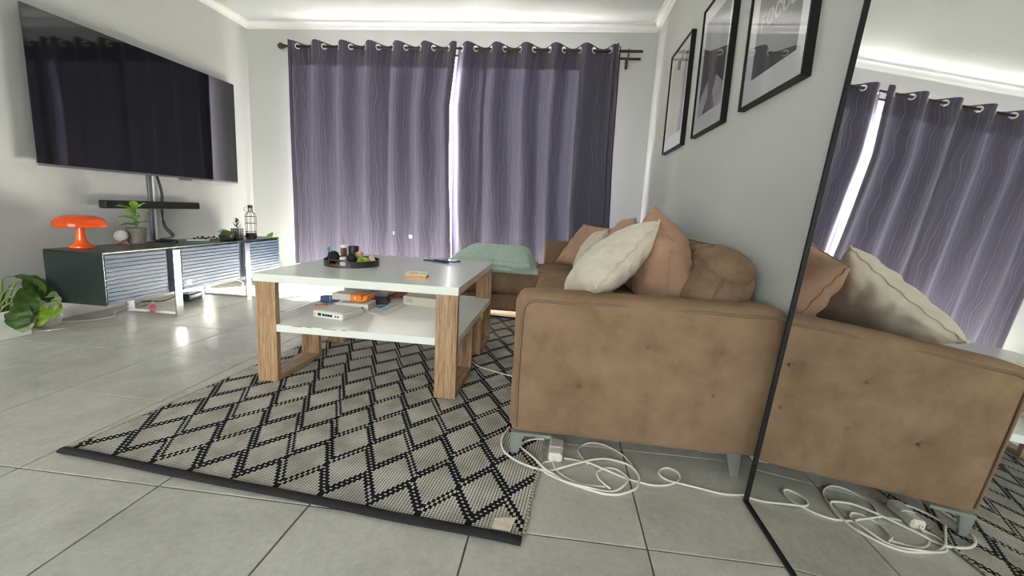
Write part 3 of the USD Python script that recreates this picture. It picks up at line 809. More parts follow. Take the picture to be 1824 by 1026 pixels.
# fiddle-leaf plant in a stone pot
px, py = -0.478, 1.790
t = Thing('potted_plant', 'bright green leafy plant in a grey stone pot on the bench', 'plant', (px, py, BT))
part(t, 'pot', lathe([(0.0005, 0), (0.050, 0), (0.054, 0.004), (0.060, 0.060), (0.064, 0.112), (0.064, 0.116), (0.058, 0.116), (0.056, 0.100), (0.0005, 0.098)], px, py, BT, 32), 'stone_pot', smooth=35)
part(t, 'soil', lathe([(0.0005, 0.097), (0.055, 0.099), (0.03, 0.104), (0.0005, 0.105)], px, py, BT, 20), 'soil', smooth=True)
part(t, 'stem', tube([(px, py, BT + 0.10), (px + 0.004, py, BT + 0.18), (px - 0.004, py + 0.004, BT + 0.25)], [0.006, 0.004]), 'stem_green', smooth=True)
rg = random.Random(4)
for k, (zf, az, el, ln, wd, dr) in enumerate(((0.135, 3.6, 0.35, 0.105, 0.05, 0.45), (0.14, -0.55, 0.55, 0.10, 0.05, 0.5), (0.15, 1.2, 0.4, 0.09, 0.05, 0.4), (0.175, 3.9, 0.65, 0.10, 0.05, 0.5), (0.18, 5.6, 0.8, 0.095, 0.055, 0.5), (0.185, 2.3, 0.6, 0.09, 0.05, 0.4),
                                          (0.215, 0.3, 0.7, 0.105, 0.048, 0.45), (0.22, 4.4, 0.8, 0.085, 0.05, 0.4), (0.24, 3.5, 0.75, 0.125, 0.055, 0.55), (0.245, 0.9, 1.0, 0.09, 0.05, 0.3), (0.25, 5.4, 1.15, 0.09, 0.055, 0.35), (0.25, 2.4, 1.1, 0.09, 0.045, 0.3))):
    part(t, 'leaf', leaf((px, py, BT + zf), az, el, ln, wd, dr, 0.3, rg.uniform(-0.3, 0.3), 0.12, seed=k), 'leaf_bright', smooth=True)

single('cable_tray', cat(lathe([(0.0005, 0.004), (0.060, 0.004), (0.075, 0.010), (0.078, 0.010), (0.062, 0.0005), (0.0005, 0.0005)], -0.475, 2.02, BT, 28)), 'black_plastic', 'flat black tray on the bench where the wall cables end', 'tray', smooth=35)
single('remote_receiver', cbox(-0.31, 1.94, BT, 0.03, 0.035, 0.016, 0.3, 0.003), 'black_plastic', 'tiny black box alone at the front edge of the bench top', 'box')

# flat white device with a silver end
t = Thing('wrist_device', 'flat white gadget with a curved silver end lying on the bench', 'gadget', (-0.36, 2.25, BT))
part(t, 'body', cbox(-0.365, 2.215, BT, 0.05, 0.16, 0.009, -0.75, 0.004), 'white_plastic')
part(t, 'silver_end', tube([(-0.325, 2.28, BT + 0.008), (-0.30, 2.31, BT + 0.012), (-0.29, 2.335, BT + 0.024)], [0.008, 0.006, 0.005]), 'chrome', smooth=True)
t = Thing('bead_string', 'dark string of knobbly beads lying behind the white gadget', 'beads', (-0.42, 2.34, BT))
rg = random.Random(9)
for k in range(9):
    c = trimesh.creation.icosphere(1, 0.007 + 0.004 * rg.random()); c.apply_translation((-0.455 + 0.013 * k, 2.27 + 0.016 * k + 0.012 * rg.random(), BT + 0.009 + 0.012 * (k % 2)))
    part(t, 'bead', c, 'black_metal', smooth=True)

# moss bowl, grid pot with succulent, pale box
bx_, by_ = -0.245, 2.385
t = Thing('moss_bowl', 'dark round planter with mossy greenery beside the grid-patterned pot', 'planter', (bx_, by_, BT))
part(t, 'bowl', lathe([(0.0005, 0), (0.045, 0), (0.056, 0.02), (0.058, 0.045), (0.054, 0.05), (0.050, 0.045), (0.0005, 0.04)], bx_, by_, BT, 28), 'dark_pot', smooth=35)
mo = trimesh.creation.icosphere(3, 1.0); v = np.array(mo.vertices); v = v * (1 + 0.6 * (meshkit.fbm(v * 5, 3, 3) - 0.5))[:, None] * (0.05, 0.05, 0.032) + (bx_ + 0.005, by_ + 0.01, BT + 0.05)
part(t, 'moss', (v, np.array(mo.faces)), 'moss', smooth=True)
for k in range(14):
    part(t, 'sprig', leaf((bx_ + 0.03 * math.cos(k * 2.4), by_ + 0.03 * math.sin(k * 2.4), BT + 0.06), k * 2.4, 0.9, 0.04, 0.014, 0.6, n=5, seed=k), 'leaf_dark')
gx, gy = -0.252, 2.525
t = Thing('succulent_pot', 'small square dark pot with white grid lines holding a spiky succulent', 'plant', (gx, gy, BT))
part(t, 'pot', box(gx - 0.036, gx + 0.036, gy - 0.036, gy + 0.036, BT, BT + 0.098, 0.003), 'grid_pot')
gl = []
for s in range(1, 5):
    z = BT + s * 0.0195
    gl += [box(gx - 0.037, gx + 0.037, gy - 0.037, gy + 0.037, z, z + 0.0018, 0)]
for s in range(1, 4):
    o = -0.036 + s * 0.018
    gl += [box(gx - 0.037, gx + 0.037, gy + o, gy + o + 0.0018, BT + 0.002, BT + 0.098, 0), box(gx + o, gx + o + 0.0018, gy - 0.037, gy + 0.037, BT + 0.002, BT + 0.098, 0)]
part(t, 'grid_lines', cat(*gl), 'grid_line', kind='stuff')
part(t, 'stem', rod((gx, gy, BT + 0.098), (gx, gy, BT + 0.175), 0.003, 8), 'leaf_dark')
for k in range(16):
    part(t, 'leaf', leaf((gx, gy, BT + 0.10 + 0.0048 * k), k * 2.4, 0.25 + 0.03 * k, 0.055 - 0.0016 * k, 0.012, -0.25, 0.3, n=5, seed=k), 'leaf_dark')
single('pale_carton', cbox(-0.39, 2.50, BT, 0.05, 0.09, 0.085, 0.2, 0.003), 'pale_box', 'pale upright carton behind the mossy planter', 'box')

# wire bottle lantern
ox, oy = -0.262, 2.716
t = Thing('bottle_lantern', 'tall bottle-shaped lantern of thin dark wires on the bench', 'lantern', (ox, oy, BT))
prof = [(0.046, 0.01), (0.046, 0.205), (0.040, 0.230), (0.020, 0.250), (0.018, 0.29)]
part(t, 'base', lathe([(0.0005, 0), (0.044, 0), (0.046, 0.004), (0.046, 0.02), (0.044, 0.045), (0.0005, 0.045)], ox, oy, BT, 24), 'bottle_wire', smooth=35)
for k in range(8):
    a = k * PI / 4
    part(t, 'wire', tube([(ox + r_ * math.cos(a), oy + r_ * math.sin(a), BT + z_) for r_, z_ in prof], 0.0017, 6, 4), 'bottle_wire')
for r_, z_ in ((0.046, 0.06), (0.046, 0.14), (0.046, 0.205), (0.021, 0.25)):
    part(t, 'ring', torus((ox, oy, BT + z_), (0, 0, 1), r_, 0.002, 20, 6), 'bottle_wire')
part(t, 'cap', lathe([(0.0005, 0.285), (0.020, 0.285), (0.021, 0.29), (0.021, 0.312), (0.0005, 0.314)], ox, oy, BT, 18), 'bottle_wire', smooth=35)
part(t, 'handle', tube([(ox - 0.018, oy - 0.02, BT + 0.30), (ox - 0.035, oy - 0.035, BT + 0.285), (ox - 0.036, oy - 0.034, BT + 0.262), (ox - 0.022, oy - 0.018, BT + 0.247)], 0.0016, 6), 'bottle_wire')

# plant in the corner behind the bench
cx_, cy_ = -0.42, 3.10
t = Thing('corner_plant', 'plant half hidden in the corner behind the bench, leaf tips showing', 'plant', (cx_, cy_, 0))
part(t, 'pot', lathe([(0.0005, 0), (0.075, 0), (0.09, 0.14), (0.09, 0.15), (0.082, 0.15), (0.08, 0.13), (0.0005, 0.13)], cx_, cy_, 0.0005, 24), 'white_ceramic', smooth=35)
for k, (az, el, ln) in enumerate(((2.9, 1.2, 0.44), (0.3, 1.25, 0.42), (4.6, 1.15, 0.40), (1.5, 1.3, 0.36))):
    tip = np.array([cx_ + math.cos(az) * 0.07, cy_ + math.sin(az) * 0.04, 0.36 + 0.04 * (k % 2)])
    part(t, 'stalk', tube([(cx_, cy_, 0.13), ((cx_ + tip[0]) / 2, (cy_ + tip[1]) / 2, 0.27), tip], 0.004, 6), 'stem_green', smooth=True)
    part(t, 'leaf', leaf(tip, az, el, 0.17, 0.08, 0.35, 0.25, seed=k), 'leaf_bright', smooth=True)

# under the bench
t = t0 = Thing('power_adapter', 'black power brick with blue sheen and its cords on the floor under the bench', 'power adapter', (-0.45, 2.2, 0))
part(t, 'body', cbox(-0.45, 2.20, 0.0005, 0.085, 0.17, 0.055, 0.15, 0.006), 'black_plastic')
part(t, 'lid', cbox(-0.452, 2.20, 0.0555, 0.075, 0.16, 0.006, 0.15, 0.003), 'blue_sheen')
t = Thing('pink_doll', 'tiny pink toy lying under the bench behind the first leg', 'toy', (-0.42, 1.80, 0))
part(t, 'body', lathe([(0.0005, 0), (0.016, 0.002), (0.021, 0.014), (0.015, 0.030), (0.0005, 0.036)], -0.40, 1.80, 0.012, 14), 'pink_toy', smooth=True)
part(t, 'head', lathe([(0.0005, 0.032), (0.011, 0.036), (0.014, 0.046), (0.009, 0.056), (0.0005, 0.059)], -0.40, 1.80, 0.012, 14), 'beige_cloth', smooth=True)
part(t, 'tuft', rod((-0.40, 1.80, 0.069), (-0.402, 1.803, 0.080), 0.003, 6), 'black_metal')
part(t0, 'cord', tube([(-0.62, 1.35, 0.005), (-0.50, 1.44, 0.005), (-0.46, 1.56, 0.005), (-0.56, 1.66, 0.005), (-0.60, 1.86, 0.005), (-0.62, 2.10, 0.006)], 0.0045), 'cord_white', 'white cord', smooth=True)
part(t0, 'cord', tube([(-0.50, 1.80, 0.06), (-0.42, 1.92, 0.05), (-0.42, 2.05, 0.075), (-0.45, 2.18, 0.068)], 0.004), 'cord_black', smooth=True)
part(t0, 'cord', tube([(-0.66, 2.55, 0.03), (-0.55, 2.52, 0.09), (-0.42, 2.60, 0.12), (-0.38, 2.72, 0.07), (-0.42, 2.74, 0.005)], 0.003), 'cord_white', 'thin pale cord', smooth=True)

# ------------------------------------------------------------------ planters on the floor at the left
t = Thing('planter', 'white rectangular planter with a large drooping green plant by the left wall', 'plant', (-0.60, 0.92, 0))
outer, inner = sg.box(-0.71, 0.66, -0.515, 1.115), sg.box(-0.698, 0.672, -0.527, 1.103)
part(t, 'box_planter', cat(prism(outer.difference(inner), 0.0005, 0.165), prism(inner, 0.0005, 0.12)), 'white_ceramic')
part(t, 'soil', box(-0.697, -0.528, 0.673, 1.102, 0.12, 0.152, 0.004), 'soil')
rg = random.Random(5)
stalks = [((-0.64, 1.05), (-0.60, 1.09, 0.30), (-0.53, 1.13, 0.345), 'leaf_dark', -0.2, -0.35, 0.17, 0.10, 0.55, 0.2),
          ((-0.62, 1.03), (-0.60, 1.07, 0.27), (-0.545, 1.12, 0.285), 'leaf_dark', -0.45, -0.75, 0.19, 0.115, 0.30, 0.1),
          ((-0.60, 1.06), (-0.57, 1.10, 0.31), (-0.50, 1.13, 0.325), 'leaf_dark', 0.05, -0.5, 0.17, 0.12, 0.45, -0.2),
          ((-0.61, 1.07), (-0.52, 1.13, 0.24), (-0.46, 1.17, 0.21), 'leaf_lime', -0.3, -0.6, 0.14, 0.10, 0.35, 0.3),
          ((-0.58, 1.08), (-0.52, 1.12, 0.22), (-0.485, 1.13, 0.17), 'leaf_lime', -0.5, -0.8, 0.13, 0.10, 0.25, 0.1),
          ((-0.60, 1.05), (-0.55, 1.08, 0.22), (-0.50, 1.095, 0.155), 'leaf_variegated', -1.0, -0.9, 0.14, 0.11, 0.2, 0.0),
          ((-0.62, 1.02), (-0.56, 1.06, 0.24), (-0.50, 1.08, 0.20), 'leaf_dark', -1.1, -0.9, 0.16, 0.12, 0.2, -0.2),
          ((-0.63, 1.00), (-0.66, 0.98, 0.29), (-0.64, 0.92, 0.32), 'leaf_variegated', -2.2, -0.1, 0.12, 0.06, 0.4, 0.1),
          ((-0.60, 1.03), (-0.56, 1.05, 0.20), (-0.53, 1.06, 0.185), 'leaf_yellow', -0.9, -0.9, 0.09, 0.07, 0.2, 0.3),
          ((-0.64, 0.95), (-0.66, 0.90, 0.28), (-0.66, 0.84, 0.31), 'leaf_dark', -1.6, -0.2, 0.15, 0.08, 0.5, 0.0),
          ((-0.60, 1.06), (-0.63, 1.08, 0.33), (-0.58, 1.11, 0.36), 'leaf_dark', 0.4, -0.1, 0.18, 0.09, 0.5, 0.2),
          ((-0.61, 1.06), (-0.55, 1.11, 0.27), (-0.48, 1.15, 0.28), 'leaf_variegated', -0.1, -0.5, 0.17, 0.11, 0.4, 0.1)]
for k, (b, m_, e, lm, az, el, ln, wd, dr, ro) in enumerate(stalks):
    s_ = part(t, 'stalk', tube([(b[0], b[1], 0.145), m_, e], [0.007, 0.004], 7), 'stem_green', smooth=True)
    part(t, 'leaf', leaf(e, az, el, ln, wd, dr, 0.22, ro, 0.16, n=12, seed=k), lm, smooth=True)
t = Thing('ribbed_pot', 'small white ribbed plant pot on the floor beside the bench end', 'pot', (-0.625, 1.285, 0))
n = 96
a = np.arange(n) * 2 * PI / n
rr = 1 + 0.028 * np.cos(a * 24)
pr = [(0.0005, 0), (0.050, 0), (0.060, 0.02), (0.068, 0.10), (0.068, 0.112), (0.062, 0.112), (0.060, 0.095), (0.0005, 0.09)]
v, f = lathe(pr, 0, 0, 0, n)
v[:, :2] *= np.tile(rr, len(pr))[:, None]
part(t, 'pot', (v + (-0.625, 1.285, 0.0005), f), 'ribbed_ceramic', smooth=30)
part(t, 'soil', lathe([(0.0005, 0.092), (0.058, 0.093), (0.02, 0.099), (0.0005, 0.099)], -0.625, 1.285, 0.0005, 20), 'soil', smooth=True)

# ------------------------------------------------------------------ rug
RC = np.array([1.033, 0.089]); RA = math.atan2(-0.139, 1.611)
ex, ey = np.array([math.cos(RA), math.sin(RA)]), np.array([-math.sin(RA), math.cos(RA)])
rugp = lambda u, v, z=0.0: np.array([*(RC + ex * u + ey * v), z])
t = Thing('rug', 'flat woven rug with black double-line diamonds on off-white', 'rug', (RC[0], RC[1], 0), rz=RA)
nu, nv = 64, 96
U, V = np.meshgrid(np.linspace(0, RW, nu), np.linspace(0.022, RL - 0.022, nv), indexing='ij')
wz = 0.0085 + 0.0035 * (meshkit.fbm(np.stack([U * 3, V * 3, U * 0], -1), 3, 1) - 0.5) + 0.004 * np.clip(meshkit.noise(np.stack([U * 1.3, V * 6, U * 0 + 3], -1), 4) - 0.55, 0, 1) * np.clip((V - 0.5) * 2, 0, 1)
wu = U + 0.006 * np.sin(V * 5.0) * np.where(U < 0.2, 1, 0.4)
top = np.stack([RC[0] + ex[0] * wu + ey[0] * V, RC[1] + ex[1] * wu + ey[1] * V, wz], -1).reshape(-1, 3)
bot = top.copy(); bot[:, 2] = 0.0006
idx = np.arange(nu * nv).reshape(nu, nv)
q = np.stack([idx[:-1, :-1], idx[1:, :-1], idx[1:, 1:], idx[:-1, 1:]], -1).reshape(-1, 4)
ring = np.concatenate([idx[:, 0], idx[-1, 1:], idx[::-1, -1][1:], idx[0, ::-1][1:-1]])
sk = np.stack([ring, np.roll(ring, -1), np.roll(ring, -1) + nu * nv, ring + nu * nv], -1)
part(t, 'weave', (np.vstack([top, bot]), np.vstack([q, q[:, ::-1] + nu * nv, sk[:, ::-1]])), 'rug_weave', smooth=40)
for v0 in (0.008, RL - 0.008):
    pts = [rugp(u, v0 + 0.002 * math.sin(u * 9), 0.0095 + 0.001 * math.sin(u * 14)) for u in np.linspace(-0.004, RW + 0.004, 24)]
    v, f = tube(pts, 0.0165, 10, 3)
    v[:, 2] = 0.0095 + (v[:, 2] - 0.0095) * 0.52
    part(t, 'edge_band', (v, f), 'rug_black', 'thick black bound edge', smooth=True)
for side, uu in ((0, -0.004), (1, RW + 0.004)):
    ms = []
    for k in range(150):
        vv_ = 0.03 + k * (RL - 0.06) / 149
        c = rugp(uu + RNG.uniform(-0.002, 0.002), vv_, 0.006)
        b_ = trimesh.creation.icosphere(1, 1.0); b_.apply_scale((0.0072, 0.0068, 0.0048)); b_.apply_translation(c)
        ms.append(b_)
    part(t, 'edge_loops', cat(*ms), 'loop_beige', 'row of yarn loops along one long edge', smooth=True, kind='stuff')
tp = [rugp(1.530, 0.030, 0.0115), rugp(1.585, 0.030, 0.014), rugp(1.592, 0.090, 0.0135), rugp(1.530, 0.072, 0.0125)]
tv = np.array(tp + [p + (0, 0, 0.0012) for p in tp])
part(t, 'care_label', trimesh.convex.convex_hull(tv), 'tag_paper', 'small pale printed care label')

# ------------------------------------------------------------------ coffee table
t = Thing('coffee_table', 'square coffee table with white top and shelf on oak board legs', 'table', (1.757, 1.26, 0.012))
TZ, FL = 0.553, 0.0135
TX0, TX1, TY0, TY1 = 1.255, 2.262, 0.757, 1.762
tt = part(t, 'tabletop', box(TX0, TX1, TY0, TY1, TZ - 0.038, TZ, 0.0015), 'table_white')
shp = sg.box(TX0 + 0.008, TY0 + 0.006, TX1 - 0.003, TY1 - 0.006)
LX = ((1.262, 1.366), (2.156, 2.259))
leg_y = ((0.763, 0.793), (1.727, 1.757))
for a, b in LX:
    for c, d in leg_y:
        shp = shp.difference(sg.box(a - 0.02, c - 0.01, b + 0.0005, d + 0.01) if a < 1.5 else sg.box(a - 0.0005, c - 0.01, b + 0.02, d + 0.01))
part(t, 'shelf', prism(shp, 0.272, 0.307), 'table_white')
part(t, 'chipped_edge', cat(*[box(x0, x0 + ln, TY0 + 0.0045, TY0 + 0.0065, z0, z0 + 0.003, 0) for x0, ln, z0 in ((1.45, 0.05, 0.304), (1.52, 0.03, 0.3045), (1.60, 0.07, 0.3035), (1.70, 0.02, 0.304))]), 'chip_edge', 'brown chipped spots on the shelf edge', kind='stuff')
for a, b in LX:
    for (c, d), (e, g_), (h_, i_) in (((0.763, 0.793), (0.793, 1.125), (1.125, 1.153)), ((1.727, 1.757), (1.43, 1.727), (1.402, 1.43))):
        part(t, 'leg', box(a, b, c, d, FL, TZ - 0.038, 0.0012), 'oak_upright')
        part(t, 'foot_bar', box(a, b, e, g_, FL, FL + 0.024, 0.0012), 'oak_flat')
        part(t, 'inner_upright', box(a, b, h_, i_, FL, 0.272, 0.0012), 'oak_upright')
nt = [(2.2595, 1.36, 0.296), (2.2595, 1.44, 0.294), (2.264, 1.42, 0.250), (2.268, 1.37, 0.243), (2.262, 1.35, 0.262)]
nv_ = np.array(nt + [(x + 0.0012, y, z) for x, y, z in nt])
single('paper_note', trimesh.convex.convex_hull(nv_), 'note_yellow', 'small yellow paper note hanging from the right edge of the table shelf', 'note')

# things on the table top
QX, QY = 1.522, 1.218
t = Thing('round_tray', 'round black metal tray with a cut-out grip on the coffee table', 'tray', (QX, QY, TZ))
ro, th, hh = 0.150, 0.003, 0.036
part(t, 'tray_floor', lathe([(0.0005, 0.0005), (0.148, 0.0005), (0.148, 0.004), (0.0005, 0.004)], QX, QY, TZ, 48), 'light_wood')
rimv, rimf = [], []
n = 72
g_ang = math.atan2(-1.089 - QY, 2.695 - QX) - 0.55                    # the grip looks roughly towards the sofa arm


def rim_piece(a0, a1, z0, z1, m):
    aa = np.linspace(a0, a1, m + 1)
    P = []
    for r_, z_ in ((ro, z0), (ro, z1), (ro - th, z1), (ro - th, z0)):
        P.append(np.stack([QX + r_ * np.cos(aa), QY + r_ * np.sin(aa), np.full(m + 1, TZ + z_)], -1))
    v = np.stack(P, 1).reshape(-1, 3)
    f = [(i * 4 + k, (i + 1) * 4 + k, (i + 1) * 4 + (k + 1) % 4, i * 4 + (k + 1) % 4) for i in range(m) for k in range(4)]
    f += [(3, 2, 1, 0), (m * 4, m * 4 + 1, m * 4 + 2, m * 4 + 3)]
    return v, np.array(f)[:, ::-1]


part(t, 'rim', cat(rim_piece(g_ang + 0.33, g_ang + 2 * PI - 0.33, 0.001, hh, 64), rim_piece(g_ang - 0.33, g_ang + 0.33, 0.001, 0.008, 12)), 'black_metal', smooth=40)
part(t, 'grip', cat(rim_piece(g_ang - 0.42, g_ang + 0.42, hh, hh + 0.010, 16), rim_piece(g_ang - 0.42, g_ang - 0.33, 0.008, hh + 0.002, 2), rim_piece(g_ang + 0.33, g_ang + 0.42, 0.008, hh + 0.002, 2)), 'black_metal', smooth=40)
TF = TZ + 0.0045
t = Thing('toothpick_jar', 'jar of wooden toothpicks with white lid, leftmost jar on the round tray', 'jar', (1.428, 1.305, TF))
rg = random.Random(1)
part(t, 'glass', lathe([(0.0005, 0), (0.020, 0), (0.021, 0.003), (0.021, 0.088), (0.019, 0.088), (0.019, 0.004), (0.0005, 0.004)], 1.428, 1.305, TF, 24), 'clear_jar', smooth=35)
tps = []
for k in range(26):
    a, r_ = k * 2.4, 0.0155 * math.sqrt((k + 0.5) / 26)
    x, y = 1.428 + r_ * math.cos(a), 1.305 + r_ * math.sin(a)
    tps.append(rod((x, y, TF + 0.005), (x + rg.uniform(-.003, .003), y + rg.uniform(-.003, .003), TF + 0.074 + rg.uniform(0, 0.006)), 0.0021, 5))
part(t, 'toothpicks', cat(*tps), 'toothpick', kind='stuff')
part(t, 'lid', lathe([(0.0005, 0.084), (0.0225, 0.084), (0.0225, 0.100), (0.021, 0.102), (0.0005, 0.102)], 1.428, 1.305, TF, 24), 'tub_white', smooth=35)
t = Thing('spice_grinder', 'black grinder bottle with black cap in the middle of the tray', 'grinder', (1.507, 1.265, TF))
part(t, 'body', lathe([(0.0005, 0), (0.024, 0), (0.026, 0.004), (0.026, 0.058), (0.024, 0.064), (0.0005, 0.064)], 1.507, 1.265, TF, 24), 'black_plastic', smooth=35)
part(t, 'label', lathe([(0.0263, 0.040), (0.0266, 0.042), (0.0266, 0.056), (0.0263, 0.058)], 1.507, 1.265, TF, 24), 'grid_pot', 'grey label band')
part(t, 'cap', lathe([(0.0005, 0.064), (0.028, 0.064), (0.0285, 0.067), (0.0285, 0.096), (0.026, 0.1), (0.0005, 0.101)], 1.507, 1.265, TF, 24), 'black_metal', smooth=35)
t = Thing('reed_diffuser', 'low glass reed diffuser with wooden cap and one reed on the tray', 'diffuser', (1.565, 1.22, TF))
part(t, 'bottle', lathe([(0.0005, 0), (0.026, 0), (0.028, 0.004), (0.028, 0.034), (0.018, 0.040), (0.0005, 0.040)], 1.565, 1.22, TF, 24), 'clear_jar', smooth=35)
part(t, 'cap', lathe([(0.0005, 0.038), (0.0185, 0.038), (0.020, 0.041), (0.020, 0.070), (0.018, 0.073), (0.0005, 0.073)], 1.565, 1.22, TF, 24), 'diffuser_wood', smooth=35)
part(t, 'reed', rod((1.565, 1.22, TF + 0.072), (1.569, 1.217, TF + 0.122), 0.0018, 6), 'reed')
t = Thing('white_tub', 'small white lidded tub at the front of the tray', 'tub', (1.500, 1.165, TF))
part(t, 'tub', lathe([(0.0005, 0), (0.020, 0), (0.022, 0.03), (0.0005, 0.03)], 1.500, 1.165, TF, 24), 'tub_white', smooth=35)
part(t, 'lid', lathe([(0.0005, 0.03), (0.0235, 0.03), (0.0235, 0.042), (0.022, 0.044), (0.0005, 0.044)], 1.500, 1.165, TF, 24), 'tub_white', smooth=35)


def lump(name, c, r, m, label, cat_, seed, k=0.35, f=2.5):
    s_ = trimesh.creation.icosphere(3, 1.0); v = np.array(s_.vertices)
    v = v * (1 + k * (meshkit.fbm(v * f + seed, 3, seed) - 0.5) * 2)[:, None] * r
    v = v + np.array(c) - (0, 0, v[:, 2].min())
    return single(name, (v, np.array(s_.faces)), m, label, cat_, smooth=True)


lump('pompom', (1.424, 1.192, TF), (0.033, 0.033, 0.034), 'fuzzy_black', 'fuzzy black ball at the left end of the tray', 'pompom', 3, 0.25, 4)
lump('black_pouch', (1.552, 1.150, TF), (0.026, 0.024, 0.032), 'fuzzy_black', 'crumpled black cloth between white tub and green scrunchie on the tray', 'cloth', 5)
lump('face_puff', (1.636, 1.224, TF), (0.021, 0.022, 0.028), 'beige_cloth', 'beige crumpled puff at the right end of the tray', 'puff', 8, 0.5)
t = Thing('scrunchie', 'shiny green and yellow hair scrunchie on the tray', 'scrunchie', (1.609, 1.178, TF))
v, f = torus((1.609, 1.178, TF + 0.036), (0.25, -0.55, 1.0), 0.019, 0.0155, 30, 12)
v[:, 2] += TF + 0.001 - v[:, 2].min()
v = v + (v - v.mean(0)) * (0.25 * (meshkit.fbm(v * 120, 2, 4) - 0.5))[:, None]
part(t, 'ring', (v, f), 'scrunchie_green', smooth=True)
single('toothbrush', tube([(1.392, 1.20, TF + 0.006), (1.379, 1.222, TF + 0.055), (1.373, 1.232, TF + 0.082), (1.379, 1.236, TF + 0.093)], [0.003, 0.0065, 0.006, 0.0025], 8), 'teal', 'blue-green plastic stick leaning at the left rim of the tray', 'stick', smooth=True)
single('eyeglass_case', moved(soft_box((0, 0, 0), (0.09, 0.03, 0.024), 0.011, 0.01), (1.590, 1.292, TF + 0.0125), 0.2), 'phone_blue', 'dark rounded case at the back of the tray', 'case', smooth=True)

def phone(name, c, rz, z, label, m):
    t = Thing(name, label, 'phone', (c[0], c[1], z))
    part(t, 'body', cbox(c[0], c[1], z, 0.078, 0.165, 0.0085, rz, 0.003), m)
    part(t, 'screen', cbox(c[0], c[1], z + 0.0085, 0.071, 0.158, 0.0008, rz, 0.0003), 'phone_glass')


phone('phone', (1.905, 1.625), 1.35, TZ, 'dark phone lying flat, left one of two on the table', 'phone_blue')
phone('phone', (1.985, 1.585), 1.15, TZ + 0.0096, 'dark blue phone resting over the other phone, farther right on the table', 'phone_blue')
t = Thing('rolling_paper_pack', 'small cream and orange pack with dark marks on the coffee table', 'pack', (1.998, 0.958, TZ))
pr_ = math.atan2(0.04, 0.10)
part(t, 'carton', cbox(1.998, 0.958, TZ, 0.108, 0.055, 0.011, 0.05, 0.001), 'pack_orange')
ft = math.radians(20)
FR = np.array([[math.cos(0.05), -math.sin(0.05), 0], [math.sin(0.05), math.cos(0.05), 0], [0, 0, 1]]) @ np.array([[1, 0, 0], [0, math.cos(ft), -math.sin(ft)], [0, math.sin(ft), math.cos(ft)]])
FO = (1.998, 0.932, TZ + 0.0112)
part(t, 'flap', moved(box(-0.054, 0.054, 0, 0.048, 0, 0.002, 0.0005), FO, R=FR), 'tag_paper', 'cream raised flap with dark marks')
for txt, dx, h_ in (('+', -0.036, 0.020), ('C', -0.020, 0.018), ('8', -0.006, 0.018)):
    m_ = meshkit.text_mesh(txt, h_, 0.0004, True); m_.apply_translation((dx, 0.014, 0.002))
    part(t, 'mark', moved(m_, FO, R=FR), 'print_grey')
part(t, 'mark', moved(cat(*[box(0.012 + 0.006 * k, 0.016 + 0.006 * k, 0.018, 0.026 + 0.002 * (k % 3), 0.002, 0.0024, 0) for k in range(6)]), FO, R=FR), 'print_grey', kind='stuff')

# things on the table shelf
SZ = 0.3075
t = Thing('router', 'flat white router with dark ports facing out, on the table shelf', 'router', (1.53, 1.02, SZ))
rz = math.atan2(0.892 - 0.936, 1.653 - 1.463)
c = (1.553, 1.005)
part(t, 'body', moved(box(-0.097, 0.097, -0.082, 0.082, 0.004, 0.034, 0.006), (*c, SZ), rz), 'white_plastic')
part(t, 'foot', moved(box(-0.092, 0.092, -0.078, 0.078, 0, 0.005, 0.001), (*c, SZ), rz), 'box_grey')
part(t, 'lid', moved(box(-0.080, 0.080, -0.066, 0.070, 0.034, 0.0365, 0.001), (*c, SZ), rz), 'paper')
fr_ = lambda x0, x1, z0, z1: moved(box(x0, x1, -0.0835, -0.081, z0, z1, 0.0005), (*c, SZ), rz)
part(t, 'port', fr_(-0.088, -0.074, 0.012, 0.024), 'port_yellow', 'yellow socket')
part(t, 'port', fr_(-0.060, -0.040, 0.011, 0.025), 'port_black')
for k in range(4):
    part(t, 'port', fr_(-0.032 + k * 0.0165, -0.018 + k * 0.0165, 0.012, 0.024), 'port_black')
part(t, 'port', fr_(0.050, 0.057, 0.014, 0.023), 'port_black'); part(t, 'port', fr_(0.064, 0.074, 0.014, 0.022), 'port_black')
for k in range(5):
    part(t, 'vent', moved(box(0.0965, 0.098, -0.05 + k * 0.024, -0.038 + k * 0.024, 0.010, 0.024, 0.0003), (*c, SZ), rz), 'box_cream')
t = Thing('device_carton', 'flat white carton with a dark picture on its lid, behind the router', 'box', (1.56, 1.17, SZ))
part(t, 'carton', cbox(1.562, 1.184, SZ, 0.185, 0.135, 0.040, 0.10, 0.001), 'white_plastic')
part(t, 'lid_picture', cbox(1.552, 1.184, SZ + 0.040, 0.12, 0.085, 0.0006, 0.10, 0), 'box_photo', 'dark printed picture')
part(t, 'mark', cbox(1.628, 1.1215, SZ + 0.012, 0.010, 0.0012, 0.012, 0.10, 0), 'port_black')
t = Thing('open_carton', 'grey and bright orange open carton on top of the flat white carton', 'box', (1.53, 1.22, SZ + 0.041))
part(t, 'sleeve', cbox(1.475, 1.225, SZ + 0.0412, 0.115, 0.085, 0.038, -0.08, 0.001), 'box_grey')
part(t, 'carton', cbox(1.568, 1.216, SZ + 0.0412, 0.07, 0.085, 0.038, -0.08, 0.001), 'box_orange')
fl_ = np.array([(0, -0.042, 0.0), (0.030, -0.045, 0.010), (0.030, 0.045, 0.010), (0, 0.042, 0.0), (0.010, -0.042, 0.036), (0.040, -0.045, 0.038), (0.040, 0.045, 0.038), (0.010, 0.042, 0.036)])
part(t, 'flap', moved(trimesh.convex.convex_hull(fl_), (1.604, 1.213, SZ + 0.0415), -0.08), 'box_orange')
